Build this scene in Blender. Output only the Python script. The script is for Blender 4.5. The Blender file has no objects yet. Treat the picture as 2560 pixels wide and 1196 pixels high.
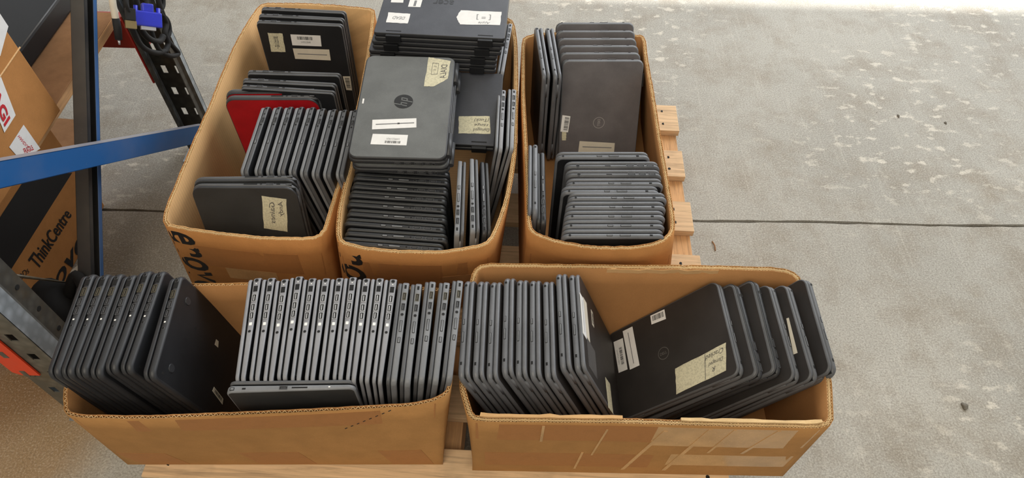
import bpy, bmesh, math, random
from mathutils import Vector, Matrix
random.seed(7)
SC = bpy.context.scene
COL = SC.collection

# ------------------------------------------------------------------ camera
F_PX = 1690.0
CAM_H = 1.5
NADIR = (1243.0, 1891.0)
_d = Vector(((NADIR[0]-1280)/F_PX, -(NADIR[1]-598)/F_PX, -1)).normalized()
_up = -_d
_f = Vector((0, 0, -1))
_y = (_f - _up*_f.dot(_up)).normalized()
_x = _y.cross(_up)
R3 = Matrix((_x, _y, _up))            # camera axes -> world
CAMP = Vector((0, 0, CAM_H))
cam_data = bpy.data.cameras.new('camera')
cam_data.sensor_width = 36.0
cam_data.lens = 36.0*F_PX/2560.0
cam_data.clip_start = 0.02
cam = bpy.data.objects.new('camera', cam_data)
COL.objects.link(cam)
cam.matrix_world = Matrix.Translation(CAMP) @ R3.to_4x4()
SC.camera = cam

# ------------------------------------------------------------------ world, sun, lights, exposure
SC.view_settings.view_transform = 'Standard'
SC.view_settings.look = 'None'
SC.view_settings.gamma = 1.0
SC.view_settings.use_curve_mapping = False
SC.view_settings.exposure = 0.0
world = bpy.data.worlds.new('overcast_sky')
SC.world = world
world.use_nodes = True
_bg = world.node_tree.nodes['Background']
_bg.inputs[0].default_value = (0.93, 0.96, 1.0, 1)
_bg.inputs[1].default_value = 0.75

def add_sun(name, direction, strength, angle, color):
    l = bpy.data.lights.new(name, 'SUN'); l.energy = strength; l.angle = angle; l.color = color
    o = bpy.data.objects.new(name, l); COL.objects.link(o)
    o.rotation_euler = Vector(direction).to_track_quat('-Z', 'Y').to_euler()
    return o
def add_area(name, loc, target, sx, sy, energy, color):
    l = bpy.data.lights.new(name, 'AREA'); l.shape = 'RECTANGLE'; l.size = sx; l.size_y = sy
    l.energy = energy; l.color = color
    o = bpy.data.objects.new(name, l); COL.objects.link(o); o.location = loc
    o.rotation_euler = (Vector(target)-Vector(loc)).to_track_quat('-Z', 'Y').to_euler()
    return o
# sun outside the loading door, daylight through the door, and an added warm fill light behind the camera
add_sun('sun', (-0.28, -0.50, -0.82), 9.0, math.radians(0.9), (1.0, 0.97, 0.9))
add_area('door_daylight', (1.9, 4.4, 2.5), (-0.1, 1.0, 0.2), 4.6, 3.0, 190, (0.955, 0.98, 1.0))
add_area('warm_fill', (-0.75, -1.5, 3.7), (-0.4, 0.8, 0.0), 3.0, 3.0, 108, (1.0, 0.90, 0.74))

# ------------------------------------------------------------------ projection helpers (pixel of the photo -> place)
def ray(px, py):
    return R3 @ Vector(((px-1280)/F_PX, -(py-598)/F_PX, -1.0))
def at(px, py, z):
    r = ray(px, py); return CAMP + r*((z-CAM_H)/r.z)
def onX(px, py, X):
    r = ray(px, py); return CAMP + r*(X/r.x)
def onY(px, py, Y):
    r = ray(px, py); return CAMP + r*(Y/r.y)

# ------------------------------------------------------------------ object helpers
def mesh_of(name, bm, mats, smooth=False):
    me = bpy.data.meshes.new(name)
    bmesh.ops.recalc_face_normals(bm, faces=bm.faces)
    bm.to_mesh(me); bm.free()
    for m in (mats if isinstance(mats, (list, tuple)) else [mats]): me.materials.append(m)
    if smooth:
        for p in me.polygons: p.use_smooth = True
    return me
def link(name, me, parent=None):
    o = bpy.data.objects.new(name, me); COL.objects.link(o)
    if parent is not None: o.parent = parent
    return o
def obj(name, bm, mats, parent=None, smooth=False):
    return link(name, mesh_of(name, bm, mats, smooth), parent)
def thing(name, label, cat, M=None, group=None):
    o = bpy.data.objects.new(name, None); COL.objects.link(o)
    o.empty_display_size = 0.05
    if M is not None: o.matrix_world = M
    return tag(o, label, cat, group)
def tag(o, label, cat, group=None):
    o['label'] = label; o['category'] = cat
    if group: o['group'] = group
    return o
def struct(o): o['kind'] = 'structure'; return o

def add_box(bm, lo, hi, mi=0, M=None):
    x0, y0, z0 = lo; x1, y1, z1 = hi
    vs = [Vector((x, y, z)) for z in (z0, z1) for x, y in ((x0, y0), (x1, y0), (x1, y1), (x0, y1))]
    if M is not None: vs = [M @ v for v in vs]
    v = [bm.verts.new(p) for p in vs]
    for f in ((0, 3, 2, 1), (4, 5, 6, 7), (0, 1, 5, 4), (1, 2, 6, 5), (2, 3, 7, 6), (3, 0, 4, 7)):
        fc = bm.faces.new([v[i] for i in f]); fc.material_index = mi
def add_bevel_box(bm, lo, hi, b, mi=0, M=None):
    t = bmesh.new(); add_box(t, lo, hi)
    bmesh.ops.bevel(t, geom=t.edges[:], offset=b, segments=2, affect='EDGES', profile=0.6)
    merge(bm, t, M, mi)
def merge(bm, t, M=None, mi=0):
    vm = {}
    for v in t.verts: vm[v] = bm.verts.new(M @ v.co if M is not None else v.co)
    for f in t.faces:
        try:
            n = bm.faces.new([vm[v] for v in f.verts]); n.material_index = mi; n.smooth = f.smooth
        except ValueError: pass
    t.free()
def add_tube(bm, pts, r, seg=8, mi=0, cap=True):
    pts = [Vector(p) for p in pts]; rings = []
    prev = None
    for i, p in enumerate(pts):
        d = (pts[min(i+1, len(pts)-1)] - pts[max(i-1, 0)]).normalized()
        a = prev if prev is not None else (Vector((0, 0, 1)) if abs(d.z) < .9 else Vector((1, 0, 0)))
        a = (a - d*a.dot(d)).normalized(); prev = a; b = d.cross(a)
        rr = r[i] if isinstance(r, (list, tuple)) else r
        rings.append([bm.verts.new(p + (a*math.cos(t)+b*math.sin(t))*rr) for t in [2*math.pi*k/seg for k in range(seg)]])
    for i in range(len(rings)-1):
        for k in range(seg):
            f = bm.faces.new([rings[i][k], rings[i][(k+1) % seg], rings[i+1][(k+1) % seg], rings[i+1][k]]); f.material_index = mi; f.smooth = True
    if cap:
        for rg in (rings[0], rings[-1]):
            f = bm.faces.new(rg); f.material_index = mi
def smooth_path(pts, n=6):
    pts = [Vector(p) for p in pts]; out = []
    for i in range(len(pts)-1):
        p0 = pts[max(i-1, 0)]; p1 = pts[i]; p2 = pts[i+1]; p3 = pts[min(i+2, len(pts)-1)]
        for k in range(n):
            t = k/n
            out.append(0.5*((2*p1)+(p2-p0)*t+(2*p0-5*p1+4*p2-p3)*t*t+(3*p1-p0-3*p2+p3)*t**3))
    return out+[pts[-1]]
def add_prism(bm, poly, z0, z1, mi=0, fn=None):
    """poly: list of (x, y) -> prism between z0 and z1; fn maps (x,y,z) to a point"""
    fn = fn or (lambda x, y, z: Vector((x, y, z)))
    a = [bm.verts.new(fn(x, y, z0)) for x, y in poly]; b = [bm.verts.new(fn(x, y, z1)) for x, y in poly]
    n = len(poly)
    for f in (list(reversed(a)), b):
        fc = bm.faces.new(f); fc.material_index = mi
    for i in range(n):
        fc = bm.faces.new([a[i], a[(i+1) % n], b[(i+1) % n], b[i]]); fc.material_index = mi
_tc = {}
def text_unit(s, shear=0.0, bold=0.0):
    """flat lettering as (verts in 0..1 x 0..1, faces, aspect)"""
    k = (s, shear, bold)
    if k in _tc: return _tc[k]
    c = bpy.data.curves.new('lettering', 'FONT'); c.body = s; c.shear = shear; c.offset = bold; c.resolution_u = 3
    o = bpy.data.objects.new('lettering', c); COL.objects.link(o)
    dg = bpy.context.evaluated_depsgraph_get(); dg.update()
    me = bpy.data.meshes.new_from_object(o.evaluated_get(dg))
    vs = [v.co.copy() for v in me.vertices]; fs = [tuple(p.vertices) for p in me.polygons]
    COL.objects.unlink(o); bpy.data.objects.remove(o); bpy.data.meshes.remove(me); bpy.data.curves.remove(c)
    x0 = min(v.x for v in vs); x1 = max(v.x for v in vs); y0 = min(v.y for v in vs); y1 = max(v.y for v in vs)
    r = ([((v.x-x0)/(x1-x0), (v.y-y0)/(y1-y0)) for v in vs], fs, (x1-x0)/(y1-y0))
    _tc[k] = r
    return r
def add_text(bm, s, fn, shear=0.0, bold=0.0, mi=0):
    vs, fs, _ = text_unit(s, shear, bold)
    v = [bm.verts.new(fn(x, y)) for x, y in vs]
    for f in fs:
        try: fc = bm.faces.new([v[i] for i in f]); fc.material_index = mi
        except ValueError: pass

# ------------------------------------------------------------------ materials
def lin(r, g, b):
    return tuple(((c/255)/12.92 if c/255 <= .04045 else ((c/255+.055)/1.055)**2.4) for c in (r, g, b))
class NT:
    def __init__(s, name):
        s.m = bpy.data.materials.new(name); s.m.use_nodes = True
        s.t = s.m.node_tree; s.n = s.t.nodes; s.b = s.n['Principled BSDF']
        s.tc = s.n.new('ShaderNodeTexCoord')
    def link(s, a, b): s.t.links.new(a, b)
    def noise(s, scale, detail=4, rough=.6, vec=None, dist=0):
        n = s.n.new('ShaderNodeTexNoise'); n.inputs['Scale'].default_value = scale; n.inputs['Detail'].default_value = detail
        n.inputs['Roughness'].default_value = rough; n.inputs['Distortion'].default_value = dist
        s.link(vec or s.tc.outputs['Object'], n.inputs['Vector']); return n.outputs['Fac']
    def mapping(s, scale, rot=(0, 0, 0)):
        n = s.n.new('ShaderNodeMapping'); n.inputs['Scale'].default_value = scale; n.inputs['Rotation'].default_value = rot
        s.link(s.tc.outputs['Object'], n.inputs['Vector']); return n.outputs['Vector']
    def ramp(s, fac, stops):
        n = s.n.new('ShaderNodeValToRGB'); e = n.color_ramp.elements
        while len(e) < len(stops): e.new(0.5)
        for i, (p, c) in enumerate(stops):
            e[i].position = p; e[i].color = (c[0], c[1], c[2], 1) if isinstance(c, tuple) else (c, c, c, 1)
        s.link(fac, n.inputs['Fac']); return n.outputs['Color']
    def mix(s, fac, a, b, mode='MIX'):
        n = s.n.new('ShaderNodeMix'); n.data_type = 'RGBA'; n.blend_type = mode
        for i, v in ((0, fac), (6, a), (7, b)):
            if hasattr(v, 'links') or hasattr(v, 'is_linked'): s.link(v, n.inputs[i])
            elif isinstance(v, (int, float)): n.inputs[i].default_value = v
            else: n.inputs[i].default_value = (v[0], v[1], v[2], 1)
        return n.outputs[2]
    def bump(s, h, strength=.3, dist=.002):
        n = s.n.new('ShaderNodeBump'); n.inputs['Strength'].default_value = strength; n.inputs['Distance'].default_value = dist
        s.link(h, n.inputs['Height']); s.link(n.outputs['Normal'], s.b.inputs['Normal'])
    def color(s, c):
        if isinstance(c, tuple): s.b.inputs['Base Color'].default_value = (c[0], c[1], c[2], 1)
        else: s.link(c, s.b.inputs['Base Color'])
    def rough(s, v):
        if isinstance(v, (int, float)): s.b.inputs['Roughness'].default_value = v
        else: s.link(v, s.b.inputs['Roughness'])
def sc3(c, k): return tuple(min(1, x*k) for x in c)
def plastic(name, c, rough=.5, grain=900, bump=.15, spec=.4):
    t = NT(name)
    d = t.noise(14, 5); f = t.noise(grain, 2)
    col = t.mix(t.ramp(d, [(.35, 0.0), (.75, 1.0)]), sc3(c, .85), sc3(c, 1.2))
    col = t.mix(t.ramp(f, [(.62, 0.0), (.72, .35)]), col, sc3(c, 1.9))
    t.color(col); t.rough(rough); t.b.inputs['Specular IOR Level'].default_value = spec
    if bump: t.bump(f, bump, .0004)
    return t.m
def flat(name, c, rough=.6, metal=0.0):
    t = NT(name); f = t.noise(60, 3)
    t.color(t.mix(f, sc3(c, .9), sc3(c, 1.1))); t.rough(rough); t.b.inputs['Metallic'].default_value = metal
    return t.m
def cardboard(name, c, lines=0.0, stain=.35):
    t = NT(name)
    wv = None
    if lines:
        wv = t.n.new('ShaderNodeTexWave'); wv.bands_direction = 'Y'; wv.inputs['Scale'].default_value = 36; wv.inputs['Distortion'].default_value = .6; wv.inputs['Detail'].default_value = 2
        t.link(t.tc.outputs['Object'], wv.inputs['Vector'])
    big = t.noise(3.5, 4, .6); mid = t.noise(22, 5, .65); fine = t.noise(420, 3, .7)
    col = t.mix(t.ramp(big, [(.3, 0.0), (.7, 1.0)]), sc3(c, .86), sc3(c, 1.08))
    col = t.mix(t.ramp(mid, [(.3, stain), (.6, 0.0)]), col, sc3(c, .62))
    col = t.mix(t.ramp(fine, [(.35, .3), (.65, 0.0)]), col, sc3(c, .7))
    if wv: col = t.mix(t.ramp(wv.outputs['Fac'], [(.2, lines), (.6, 0.0)]), col, sc3(c, .78))
    t.color(col); t.rough(.85); t.b.inputs['Specular IOR Level'].default_value = .15
    t.bump(mid, .25, .002)
    return t.m
def wood(name, c, axis='x'):
    t = NT(name)
    v = t.mapping((3, 60, 60) if axis == 'x' else (60, 3, 60))
    g = t.noise(1.6, 6, .65, v, 1.2); k = t.noise(7, 4)
    col = t.ramp(g, [(.3, sc3(c, .62)), (.5, c), (.72, sc3(c, 1.2))])
    col = t.mix(t.ramp(k, [(.55, 0.0), (.75, .5)]), col, sc3(c, .5))
    t.color(col); t.rough(.8); t.bump(g, .35, .002)
    return t.m
_s = [at(60, 1060, 0), at(340, 600, 0), at(20, 930, 0)]
STAINS = [(_s[0].x, _s[0].y, .26, lin(158, 124, 78), .75), (_s[1].x, _s[1].y, .22, lin(118, 98, 68), .5), (_s[2].x, _s[2].y, .2, lin(130, 92, 52), .6)]
def concrete(name):
    t = NT(name)
    c = lin(168, 165, 157)
    big = t.noise(1.1, 5, .6); mid = t.noise(6, 6, .65); fine = t.noise(230, 4, .75); sp = t.noise(90, 2, .5)
    col = t.mix(t.ramp(big, [(.3, 0.0), (.7, 1.0)]), sc3(c, .8), sc3(c, 1.12))
    col = t.mix(t.ramp(mid, [(.34, .55), (.55, 0.0)]), col, lin(128, 116, 98))
    # brown stains, pale spalled patches stretched along the trowel marks
    st = t.noise(1.7, 5, .7, t.mapping((1, 1, 1), (0, 0, .4)))
    col = t.mix(t.ramp(st, [(.58, 0.0), (.72, .45)]), col, lin(120, 100, 70))
    pv = t.mapping((13, 22, 1), (0, 0, .05))
    pa = t.noise(1.5, 3, .55, pv); reg = t.noise(1.35, 2, .5, t.mapping((1, 1, 1), (0, 0, 1.1)))
    patch = t.mix(t.ramp(reg, [(.46, 0.0), (.60, 1.0)]), (0, 0, 0), t.ramp(pa, [(.57, 0.0), (.66, .7)]))
    col = t.mix(patch, col, lin(214, 207, 194))
    bv = t.mapping((60, 2.5, 1), (0, 0, -.06))
    br = t.noise(1.5, 3, .5, bv)
    col = t.mix(t.ramp(br, [(.54, 0.0), (.75, .14)]), col, lin(215, 209, 198))
    for (sx, sy, rad, cc, k) in STAINS:
        dn = t.n.new('ShaderNodeVectorMath'); dn.operation = 'DISTANCE'; dn.inputs[1].default_value = (sx, sy, 0)
        t.link(t.tc.outputs['Object'], dn.inputs[0])
        sub = t.n.new('ShaderNodeMath'); sub.operation = 'DIVIDE'; t.link(dn.outputs['Value'], sub.inputs[0]); sub.inputs[1].default_value = rad
        ad = t.n.new('ShaderNodeMath'); ad.operation = 'MULTIPLY_ADD'; t.link(mid, ad.inputs[0]); ad.inputs[1].default_value = -.9; t.link(sub.outputs[0], ad.inputs[2])
        col = t.mix(t.ramp(ad.outputs[0], [(.1, k), (.55, 0.0)]), col, cc)
    col = t.mix(t.ramp(fine, [(.3, .65), (.5, 0.0)]), col, lin(104, 97, 86))
    col = t.mix(t.ramp(fine, [(.52, 0.0), (.72, .5)]), col, lin(220, 214, 203))
    col = t.mix(t.ramp(sp, [(.76, 0.0), (.8, .8)]), col, lin(62, 54, 46))
    t.color(col); t.rough(t.ramp(mid, [(.3, .62), (.7, .85)]))
    t.b.inputs['Specular IOR Level'].default_value = .3
    t.bump(t.mix(.5, fine, mid), .35, .003)
    return t.m
def galvanised(name, c, rough=.45, rust=.2):
    t = NT(name)
    vo = t.n.new('ShaderNodeTexVoronoi'); vo.inputs['Scale'].default_value = 55
    t.link(t.tc.outputs['Object'], vo.inputs['Vector'])
    sp = t.ramp(vo.outputs['Distance'], [(0.0, sc3(c, 1.25)), (.7, sc3(c, .75))])
    d = t.noise(9, 6, .7)
    t.color(t.mix(t.ramp(d, [(.48, 0.0), (.7, rust)]), sp, lin(110, 92, 60)))
    t.b.inputs['Metallic'].default_value = .55; t.rough(rough)
    return t.m
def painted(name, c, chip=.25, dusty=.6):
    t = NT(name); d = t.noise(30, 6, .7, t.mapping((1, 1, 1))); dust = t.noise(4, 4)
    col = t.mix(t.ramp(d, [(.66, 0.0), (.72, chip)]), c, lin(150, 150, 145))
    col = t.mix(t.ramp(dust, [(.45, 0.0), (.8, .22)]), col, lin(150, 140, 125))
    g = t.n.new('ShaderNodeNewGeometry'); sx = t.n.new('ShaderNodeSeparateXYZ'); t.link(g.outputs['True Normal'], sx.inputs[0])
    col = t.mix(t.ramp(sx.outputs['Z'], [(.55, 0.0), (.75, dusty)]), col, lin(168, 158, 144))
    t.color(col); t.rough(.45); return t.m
def tape_mat(name, c, sp=.5):
    t = NT(name); f = t.noise(260, 3); g = t.noise(40, 4)
    col = t.mix(t.ramp(f, [(.38, sp), (.55, 0.0)]), c, sc3(c, .55))
    col = t.mix(t.ramp(g, [(.5, 0.0), (.75, .35)]), col, sc3(c, .7))
    t.color(col); t.rough(.75); t.bump(f, .3, .0004); return t.m

M = {}
M['concrete'] = concrete('concrete')
M['joint'] = flat('joint_dirt', lin(62, 48, 36), .95)
M['ceil'] = flat('ceiling_sheet', lin(205, 205, 200), .8)
M['wall'] = flat('grey_wall_sheet', lin(190, 186, 178), .8)
M['card_out'] = cardboard('kraft_cardboard', lin(186, 131, 78))
M['card_out2'] = cardboard('kraft_cardboard_tan', lin(176, 130, 80))
M['card_in'] = cardboard('kraft_cardboard_inside_lit', lin(216, 174, 124), .5, .15)  # paler than the outer kraft, with direct light painted into the tone
M['card_in2'] = cardboard('kraft_cardboard_inside_brown', lin(176, 128, 82), stain=.15)
M['flute'] = cardboard('cut_cardboard_edge', lin(222, 190, 142), stain=.5)
M['card_tape'] = tape_mat('brown_packing_tape', lin(165, 112, 62), .1)
M['clear_tape'] = plastic('clear_packing_tape', lin(190, 150, 102), .25, 300, .1, .6)
M['print_black'] = flat('black_print', lin(24, 24, 26), .7)
M['print_red'] = flat('red_print', lin(190, 32, 44), .7)
M['print_grey'] = flat('grey_print', lin(120, 120, 122), .7)
M['print_maroon'] = flat('dark_red_print', lin(84, 30, 28), .7)
M['paper'] = flat('white_paper_label', lin(226, 225, 224), .7)
M['paper_cream'] = flat('cream_paper_label', lin(208, 200, 184), .7)
M['mask'] = tape_mat('masking_tape', lin(206, 200, 172))
M['ink'] = flat('pen_ink', lin(70, 68, 72), .7)
M['wood'] = wood('pine_board', lin(208, 176, 138), 'x')
M['wood_y'] = wood('pine_bearer', lin(204, 158, 110), 'y')
M['wood_grey'] = wood('grey_board', lin(190, 160, 132), 'x')
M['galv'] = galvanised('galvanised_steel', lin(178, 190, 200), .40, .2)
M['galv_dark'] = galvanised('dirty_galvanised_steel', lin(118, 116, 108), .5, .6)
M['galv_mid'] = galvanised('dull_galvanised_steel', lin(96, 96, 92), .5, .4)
M['galv_black'] = galvanised('dark_web_steel', lin(58, 57, 54), .5, .3)  # darker steel tone for the web of the far post
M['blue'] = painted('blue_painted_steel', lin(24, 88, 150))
M['blue_dark'] = painted('shaded_blue_paint', lin(28, 33, 40), .1, .08)  # this brace lies in shadow; the shade is painted into its dark tone
M['blue_lip'] = painted('scuffed_blue_paint', lin(36, 92, 152), .2, .15)
M['red'] = painted('dark_red_painted_steel', lin(150, 28, 26), .05, .1)
M['orange'] = painted('orange_red_painted_steel', lin(226, 66, 28), .1)
M['black'] = plastic('black_plastic', lin(24, 25, 28), .5)
M['blackflat'] = flat('black_recess', lin(9, 9, 10), .8)
M['rubber'] = flat('black_rubber', lin(20, 20, 21), .8)
M['lid_black'] = plastic('black_laptop_lid', lin(33, 34, 37), .48)
M['lid_dark'] = plastic('charcoal_laptop_lid', lin(50, 51, 52), .45)
M['lid_dell'] = plastic('grey_brown_lid', lin(100, 96, 98), .33, 500, .05, .6)
M['lid_dell_black'] = plastic('matt_black_lid', lin(46, 43, 42), .5)
M['lid_hp'] = plastic('grey_textured_lid', lin(100, 102, 102), .5, 700, .25)
M['lid_acer'] = plastic('blue_black_lid', lin(68, 70, 77), .5, 600, .3)
M['lid_red'] = plastic('red_laptop_lid', lin(172, 26, 34), .4, 400, .05)
M['edge_silver'] = plastic('silver_grey_edge', lin(134, 135, 140), .45)
M['edge_grey'] = plastic('mid_grey_edge', lin(118, 120, 124), .42)
M['edge_dark'] = plastic('charcoal_edge', lin(84, 85, 88), .42)
M['edge_dell'] = plastic('grey_rounded_edge', lin(102, 104, 109), .36)
M['edge_black'] = plastic('black_edge', lin(50, 51, 54), .42)
M['steel'] = flat('port_steel', lin(196, 196, 200), .35, .6)
M['gold'] = flat('port_brass', lin(128, 112, 76), .45, .3)
M['gold_dim'] = flat('dull_port_frame', lin(98, 92, 76), .5, .2)
M['white'] = flat('white_plastic', lin(235, 235, 232), .5)
M['vga_blue'] = plastic('blue_connector_plastic', lin(34, 46, 190), .3, 300, .05, .6)
M['hp_logo'] = flat('dark_logo_disc', lin(28, 29, 31), .35)
M['logo_grey'] = flat('grey_logo', lin(170, 166, 164), .35, .3)
M['logo_dim'] = flat('dim_logo', lin(104, 101, 98), .35, .2)
M['logo_black'] = flat('embossed_dark_logo', lin(26, 27, 30), .4)
M['brown_board'] = cardboard('particle_board', lin(150, 112, 80), stain=.6)
M['fabric'] = flat('black_fabric', lin(17, 16, 16), .95)
M['slot_film'] = plastic('worn_grey_sticker', lin(78, 77, 78), .4, 200, .05)

# ------------------------------------------------------------------ the setting
fl = bpy.data.objects.new('floor', None); COL.objects.link(fl); struct(fl)
J0 = at(270, 525, 0); J1 = at(2560, 566, 0)
def jy(x): return J0.y + (J1.y-J0.y)*(x-J0.x)/(J1.x-J0.x)
def slab_obj(far):
    bm = bmesh.new(); xs = [-6+i*12/300 for i in range(301)]
    top, low, out = [], [], []
    for x in xs:
        j = random.uniform(-.0018, .0018)+.0015*math.sin(x*9)
        y = jy(x)+(.0042+j if far else -.0042+j)
        top.append(bm.verts.new((x, y, 0))); low.append(bm.verts.new((x, y, -.03)))
        out.append(bm.verts.new((x, 14 if far else -5, 0)))
    for i in range(300):
        bm.faces.new([top[i], top[i+1], out[i+1], out[i]]); bm.faces.new([top[i], top[i+1], low[i+1], low[i]])
    return obj('slab', bm, M['concrete'], fl)
slab_obj(True); slab_obj(False)
bm = bmesh.new(); add_box(bm, (-6, jy(0)-.2, -.05), (6, jy(0)+.25, -.012)); obj('joint_bed', bm, M['joint'], fl)
bm = bmesh.new(); add_box(bm, (-7, -5, 4.5), (7, 5.075, 4.6)); struct(obj('ceiling', bm, M['ceil']))
bm = bmesh.new(); add_box(bm, (-7, -5.1, 0), (7, -5, 4.5)); struct(obj('wall_front', bm, M['wall']))
bm = bmesh.new(); add_box(bm, (-7.1, -5, 0), (-7, 5.15, 4.5)); struct(obj('wall_left', bm, M['wall']))

# ------------------------------------------------------------------ pallet
PZ = 0.144
pal_c = Vector((-.118, 0.99, 0)); pal_yaw = math.radians(-1.6)
pal = thing('wooden_pallet', 'pine pallet with gapped deck boards under the five open boxes', 'pallet',
            Matrix.Translation(pal_c) @ Matrix.Rotation(pal_yaw, 4, 'Z'))
PW = 1.165
def board(name, lo, hi, mat):
    bm = bmesh.new(); add_bevel_box(bm, lo, hi, .002); return obj(name, bm, mat, pal)
ys = [(-.585, -.495), (-.43, -.33), (-.25, -.15), (-.075, .03), (.105, .205), (.295, .395), (.475, .585)]
for i, (a, b) in enumerate(ys):
    d = random.uniform(-.004, .006)
    bo = board('deck_board', (-PW/2+d, a, PZ-.020), (PW/2+d, b, PZ), M['wood'])
    for ex in (PW/2-.045, -PW/2+.045):
        for ny in (a+.028, b-.028):
            bm = bmesh.new(); add_tube(bm, [(ex+random.uniform(-.01, .01), ny, PZ-.006), (ex, ny, PZ+.0006)], .0042, 8)
            obj('nail_hole', bm, M['blackflat'], bo)
for x in (-PW/2+.045, 0, PW/2-.045):
    board('bearer', (x-.038, -.585, .020), (x+.038, .585, PZ-.021), M['wood_y'])
for a, b in ((-.585, -.485), (-.05, .05), (.485, .585)):
    board('base_board', (-PW/2, a, .001), (PW/2, b, .0195), M['wood_grey'])

# ------------------------------------------------------------------ cardboard boxes
class Carton:
    N = 24
    def __init__(s, label, rim, z, bottom, mats, thick, flute, double=False, jag=.0012, zb=PZ, group='open cartons of laptops'):
        """rim: four sides, each a list of photo pixels; z: rim height per side corner; bottom: four corners (x, y)"""
        s.rim = []; s.bot = []
        for k in range(4):
            zz0, zz1 = z[k], z[(k+1) % 4]
            pts = rim[k]+[rim[(k+1) % 4][0]]
            n = len(pts)-1
            P = [at(px, py, zz0+(zz1-zz0)*i/n) for i, (px, py) in enumerate(pts)]
            L = [0]
            for i in range(n): L.append(L[-1]+(P[i+1]-P[i]).length)
            for j in range(s.N):
                t = L[-1]*j/s.N
                i = max(q for q in range(n) if L[q] <= t+1e-9)
                u = (t-L[i])/(L[i+1]-L[i])
                s.rim.append(P[i].lerp(P[i+1], u))
            b0, b1 = bottom[k], bottom[(k+1) % 4]
            for j in range(s.N):
                u = j/s.N; s.bot.append(Vector((b0[0]+(b1[0]-b0[0])*u, b0[1]+(b1[1]-b0[1])*u, zb+.0005)))
        m = 4*s.N
        # light smoothing of the rim
        s.rim = [(s.rim[i-1]+s.rim[i]*2+s.rim[(i+1) % m])/4 for i in range(m)]
        def nrm(P):
            o = []
            for i in range(m):
                d = (P[(i+1) % m]-P[i-1]); o.append(Vector((d.y, -d.x, 0)).normalized())
            return o
        s.nr = nrm(s.rim); s.nb = nrm(s.bot)
        s.rnd = [random.uniform(-jag, jag) for _ in range(997)]
        c = Vector((sum(p.x for p in bottom)/4, sum(p[1] if not hasattr(p, 'y') else p.y for p in bottom)/4, zb)) if hasattr(bottom[0], 'x') else \
            Vector((sum(p[0] for p in bottom)/4, sum(p[1] for p in bottom)/4, zb))
        s.o = thing('cardboard_box', label, 'box', Matrix.Translation(c), group); s.c = c
        s.thick = thick
        ml, mi, mf = mats
        for nm, o0, o1, mt in (('outer_liner', 0, .0011, ml), ('inner_liner', thick-.0011, thick, mi)):
            obj(nm, s.sheet(o0, o1, 4*s.N*2), mt, s.o, True)
        ranges = [(.0010, thick-.0010)] if not double else [(.0010, thick*.45), (thick*.55, thick-.0010)]
        if double: obj('middle_liner', s.sheet(thick*.44, thick*.56, 4*s.N*2), mf, s.o, True)
        for a, b in ranges: obj('fluting', s.zig(a, b, flute), mf, s.o)
        bm = bmesh.new()
        add_prism(bm, [(p.x-c.x-n.x*thick, p.y-c.y-n.y*thick) for p, n in zip(s.bot, s.nb)][::4], .0008, .0048)
        obj('bottom_panel', bm, mi, s.o)
    def P(s, t, h, off):
        m = 4*s.N; q = (t*s.N) % m; i = int(q) % m; u = q-int(q); j = (i+1) % m
        r = s.rim[i].lerp(s.rim[j], u); b = s.bot[i].lerp(s.bot[j], u)
        nr = s.nr[i].lerp(s.nr[j], u); nb = s.nb[i].lerp(s.nb[j], u)
        p = b.lerp(r, h) - nb.lerp(nr, h).normalized()*off
        if h > .98: p.z += s.rnd[int(t*90) % 997]
        return p - s.c
    def sheet(s, o0, o1, n):
        bm = bmesh.new(); g = []
        hs = (0, .2, .4, .6, .8, 1.0)
        for k in range(n):
            t = 4*k/n
            g.append(([bm.verts.new(s.P(t, h, o0)) for h in hs], [bm.verts.new(s.P(t, h, o1)) for h in hs]))
        for k in range(n):
            a, b = g[k], g[(k+1) % n]
            for i in range(len(hs)-1):
                bm.faces.new([a[0][i], b[0][i], b[0][i+1], a[0][i+1]]); bm.faces.new([a[1][i], a[1][i+1], b[1][i+1], b[1][i]])
            bm.faces.new([a[0][-1], b[0][-1], b[1][-1], a[1][-1]])
        return bm
    def zig(s, o0, o1, pitch):
        bm = bmesh.new(); per = sum((s.rim[i]-s.rim[i-1]).length for i in range(4*s.N)); n = int(per/pitch)*2
        # even spacing along the perimeter
        cum = [0]
        for i in range(4*s.N): cum.append(cum[-1]+(s.rim[(i+1) % (4*s.N)]-s.rim[i]).length)
        ts = []; i = 0
        for k in range(n):
            d = per*k/n
            while cum[i+1] < d: i += 1
            ts.append((i+(d-cum[i])/(cum[i+1]-cum[i]))/s.N)
        r = []
        for k, t in enumerate(ts):
            o = o0 if k % 2 else o1
            top = s.P(t, 1.0, o); top.z -= random.uniform(.0002, .002)
            r.append((top, s.P(t, .8, o)))
        V = [(bm.verts.new(a), bm.verts.new(b)) for a, b in r]
        V2 = []
        for k, (a, b) in enumerate(r):
            d = (r[(k+2) % n][0]-r[k-2][0]); d.z = 0; d = d.normalized()*.0011
            V2.append((bm.verts.new(a+d), bm.verts.new(b+d)))
        for k in range(n):
            a, b, c, d = V[k], V[(k+1) % n], V2[k], V2[(k+1) % n]
            bm.faces.new([a[0], b[0], b[1], a[1]]); bm.faces.new([c[0], c[1], d[1], d[0]]); bm.faces.new([a[0], c[0], d[0], b[0]])
        return bm
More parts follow.
